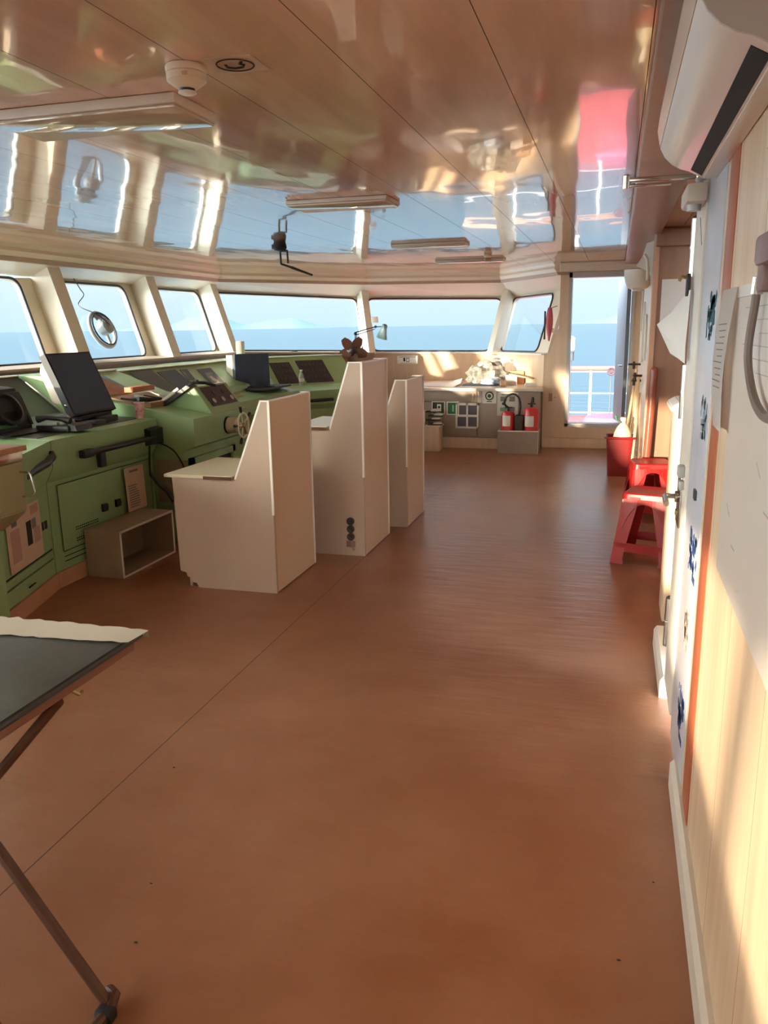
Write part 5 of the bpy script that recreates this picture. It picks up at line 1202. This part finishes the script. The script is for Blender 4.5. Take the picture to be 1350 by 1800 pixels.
curl_sheet('counter_cloth', 'pale plastic sheet trailing along the counter top left of the bags', [[(-2.55, 10.3, .776), (-2.2, 10.25, .778), (-1.98, 10.22, .776)], [(-2.55, 10.6, .776), (-2.2, 10.6, .781), (-1.95, 10.5, .80)], [(-2.5, 10.9, .778), (-2.2, 10.9, .79), (-1.97, 10.75, .85)]], m=paper)

# pink bag at the far corner window
pk = thing('life_vest', 'pink cloth hung with a black bar beside the far corner window', 'life vest', (-.86, 10.3, 1.35))
bm = nb()
rows = []
for j in range(9):
    t_ = j/8; wv = .012 + .045*sin(pi*min(1, .12+t_*.95))**.8; row = []
    for q in range(10):
        a_ = q*2*pi/10; row.append(bm.verts.new((-.80 + wv*cos(a_)*.75, 10.24 + wv*sin(a_), 1.74 - .40*t_)))
    rows.append(row)
for A, B in zip(rows, rows[1:]):
    for q in range(10): bm.faces.new([A[q], A[(q+1) % 10], B[(q+1) % 10], B[q]])
bm.faces.new(rows[0][::-1]); bm.faces.new(rows[-1]); obj('cloth', bm, pinkcloth, pk)
bm = nb(); box(bm, -.865, -.845, 10.22, 10.25, 1.36, 1.70, .003); obj('black_bar', bm, black, pk)
bm = nb(); tube(bm, [(-.78, 10.24, 1.50), (-.755, 10.24, 1.49), (-.76, 10.24, 1.44)], .006, 8); cyl(bm, (-.80, 10.24, 1.73), (-.72, 10.34, 1.76), .006, 8); obj('hook', bm, steel, pk)

# ------------------------------------------------------------------ ceiling fixtures
def fitting(label, xa, xb, ya, yb, z0=2.236):
    t = thing('ceiling_light', label, 'ceiling light', ((xa+xb)/2, (ya+yb)/2, z0), 'fluorescent ceiling fittings')
    bm = nb(); box(bm, xa, xb, ya, yb, z0+.012, ZC-.001, .004); obj('housing', bm, light_body, t)
    bm = nb(); box(bm, xa+.006, xb-.006, ya+.006, yb-.006, z0, z0+.0115, .004); obj('diffuser', bm, diffuser, t)
    return t
fitting('nearest and largest ceiling light fitting, at the upper left', -2.06, -1.355, 2.42, 2.70, 2.226)
fitting('second ceiling light fitting from the camera, above the near partition seat', -1.89, -1.28, 4.58, 4.88)
fitting('third ceiling light fitting from the camera, long and thin over the far seats', -2.0, -1.32, 7.28, 7.52)
fitting('farthest ceiling light fitting, just before the far window', -2.02, -1.25, 9.25, 9.5)
sm = thing('smoke_detector', 'cream smoke detector on the ceiling beside the round mark plate', 'smoke detector', (-1.20, 2.22, 2.16))
bm = nb(); lathe(bm, (-1.20, 2.22, ZC-.001), (0, 0, -1), [(.056, 0), (.058, .005), (.056, .018), (.052, .020)], 28); obj('base', bm, det_m, sm)
bm = nb(); lathe(bm, (-1.20, 2.22, ZC-.0215), (0, 0, -1), [(.0555, 0), (.055, .018), (.030, .036), (.02, .038)], 28); obj('body', bm, det_m, sm)
bm = nb(); lathe(bm, (-1.20, 2.22, ZC-.0575), (0, 0, -1), [(.022, 0), (.022, .010)], 20); obj('sensor_gap', bm, black, sm)
bm = nb(); lathe(bm, (-1.20, 2.22, ZC-.066), (0, 0, -1), [(.025, 0), (.026, .004), (.02, .007)], 20); obj('cap', bm, white_trim, sm)
bm = nb(); box(bm, -1.185, -1.17, 2.166, 2.170, ZC-.037, ZC-.028); obj('lamp_window', bm, box_tan, sm)
pl = thing('ceiling_mark_plate', 'square sticker with a circled hook mark on the ceiling beside the smoke detector', 'sign', (-1.06, 2.245, ZC-.002))
bm = nb(); box(bm, -1.135, -.985, 2.175, 2.315, ZC-.003, ZC-.0005); obj('plate', bm, M('sticker_tan', (190, 158, 128), .5), pl)
bm = nb(); tube(bm, [(-1.06+.052*cos(a_*pi/16), 2.245+.052*sin(a_*pi/16), ZC-.0035) for a_ in range(32)], .0024, 6, closed=True); obj('ring', bm, print_dark, pl)
bm = nb(); tube(bm, [(-1.085, 2.235, ZC-.0035), (-1.088, 2.255, ZC-.0035), (-1.07, 2.268, ZC-.0035), (-1.045, 2.265, ZC-.0035), (-1.035, 2.25, ZC-.0035), (-1.042, 2.235, ZC-.0035), (-1.03, 2.222, ZC-.0035)], .004, 6); obj('hook_mark', bm, print_dark, pl)
br = thing('ceiling_bracket', 'black angled bracket with clamp hanging from the ceiling above the consoles', 'bracket', (-2.82, 6.67, 2.0))
bm = nb(); lathe(bm, (-2.82, 6.67, ZC-.001), (0, 0, -1), [(.05, 0), (.055, .02), (.06, .05), (.045, .07), (.02, .075)], 16); box(bm, -2.89, -2.85, 6.65, 6.69, ZC-.06, ZC-.02, .005); obj('mount', bm, black_soft, br)
bm = nb()
for a, b in (((-2.82, 6.67, 2.20), (-2.815, 6.67, 2.085)), ((-2.755, 6.67, 2.20), (-2.75, 6.67, 2.09)), ((-2.82, 6.67, 2.195), (-2.755, 6.67, 2.195)), ((-2.815, 6.67, 2.087), (-2.72, 6.67, 2.055))): tube(bm, [a, b], .009, 8)
obj('yoke', bm, black, br)
bm = nb(); tube(bm, [(-2.72, 6.67, 2.055), (-2.53, 6.67, 1.985)], [.012, .008], 8); obj('arm', bm, black, br)
fd_ = thing('ceiling_detector', 'small round brown detector on the ceiling before the far window', 'detector', (-1.34, 8.74, 2.2))
bm = nb(); lathe(bm, (-1.34, 8.74, ZC-.001), (0, 0, -1), [(.04, 0), (.045, .02), (.03, .035)], 20); obj('base', bm, det_m, fd_)
bm = nb(); lathe(bm, (-1.34, 8.74, ZC-.037), (0, 0, -1), [(.028, 0), (.04, .012), (.03, .035), (.01, .04)], 20); obj('head', bm, cornice_dk, fd_)

# ------------------------------------------------------------------ folding table in the foreground
ft = thing('folding_table', 'folding table with a teal vinyl top and brown tube legs at the lower left', 'table', (-1.6, 1.4, 0))
bm = nb(); box(bm, -2.25, -1.205, 1.0, 1.765, .738, .752, .006); obj('vinyl_top', bm, vinyl, ft)
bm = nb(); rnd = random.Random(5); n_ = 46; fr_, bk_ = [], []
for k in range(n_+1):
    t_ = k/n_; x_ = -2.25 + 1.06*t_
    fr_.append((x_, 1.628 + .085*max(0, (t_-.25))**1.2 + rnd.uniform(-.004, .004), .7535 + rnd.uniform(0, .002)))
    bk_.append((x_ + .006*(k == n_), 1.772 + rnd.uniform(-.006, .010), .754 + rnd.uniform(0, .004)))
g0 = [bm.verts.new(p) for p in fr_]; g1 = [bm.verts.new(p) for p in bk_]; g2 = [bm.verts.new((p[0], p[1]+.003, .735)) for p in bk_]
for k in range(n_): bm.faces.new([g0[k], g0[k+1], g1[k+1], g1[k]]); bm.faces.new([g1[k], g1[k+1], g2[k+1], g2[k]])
we = obj('pale_edge', bm, vinyl_pale, ft); we['label'] = 'pale ragged strip along the far edge'  # pale ragged strip laid over the far edge of the top
bm = nb(); box(bm, -2.24, -1.215, 1.01, 1.755, .705, .737, .004); obj('wood_panel', bm, wood_under, ft)
bm = nb(); tube(bm, [(-2.25, 1.765, .744), (-1.205, 1.765, .744), (-1.205, 1.0, .744)], .010, 8); obj('edge_piping', bm, gasket, ft)
def xleg(x_top, x_bot, yy, name='leg'):
    bm = nb(); tube(bm, [(x_top, yy, .70), (x_bot, yy, .012)], .013, 10); return obj('leg', bm, rust, ft)
xleg(-1.545, -1.065, 1.31); xleg(-1.225, -1.86, 1.45); xleg(-1.545, -1.065, 1.08); xleg(-1.225, -1.86, 1.15)
bm = nb(); tube(bm, [(-1.085, 1.34, .022), (-1.06, 1.325, .03), (-1.055, 1.30, .016), (-1.07, 1.08, .014)], .014, 10); obj('foot_bar', bm, rust, ft)
bm = nb(); tube(bm, [(-1.86, 1.45, .014), (-1.86, 1.15, .014)], .014, 10); obj('foot_bar', bm, rust, ft)
bm = nb(); box(bm, -1.08, -1.035, 1.27, 1.30, .0, .03, .006); obj('rubber_foot', bm, black, ft)
bm = nb(); tube(bm, [(-1.225, 1.50, .703), (-1.215, 1.51, .69), (-1.222, 1.53, .688)], .005, 6); obj('catch', bm, brass, ft)
# specks on the floor
for k, (x, y_, r_, lb) in enumerate(((-1.47, 2.29, .004, 'tiny dark crumb on the floor right of the table top'), (-1.21, 1.72, .0035, 'tiny dark crumb on the floor level with the table leg'), (-1.125, 1.51, .0045, 'dark crumb pair piece on the floor above the table foot'), (.08, 1.77, .004, 'thin dark fibre on the floor near the right wall'), (.175, 2.09, .003, 'tiny dark crumb on the floor by the right baseboard'))):
    bm = nb(); sphere(bm, (x, y_, .002), r_, (1.4 if k == 3 else 1.2, .7, .5), seg=8); tag(obj('floor_crumb', bm, black), lb, 'crumb')
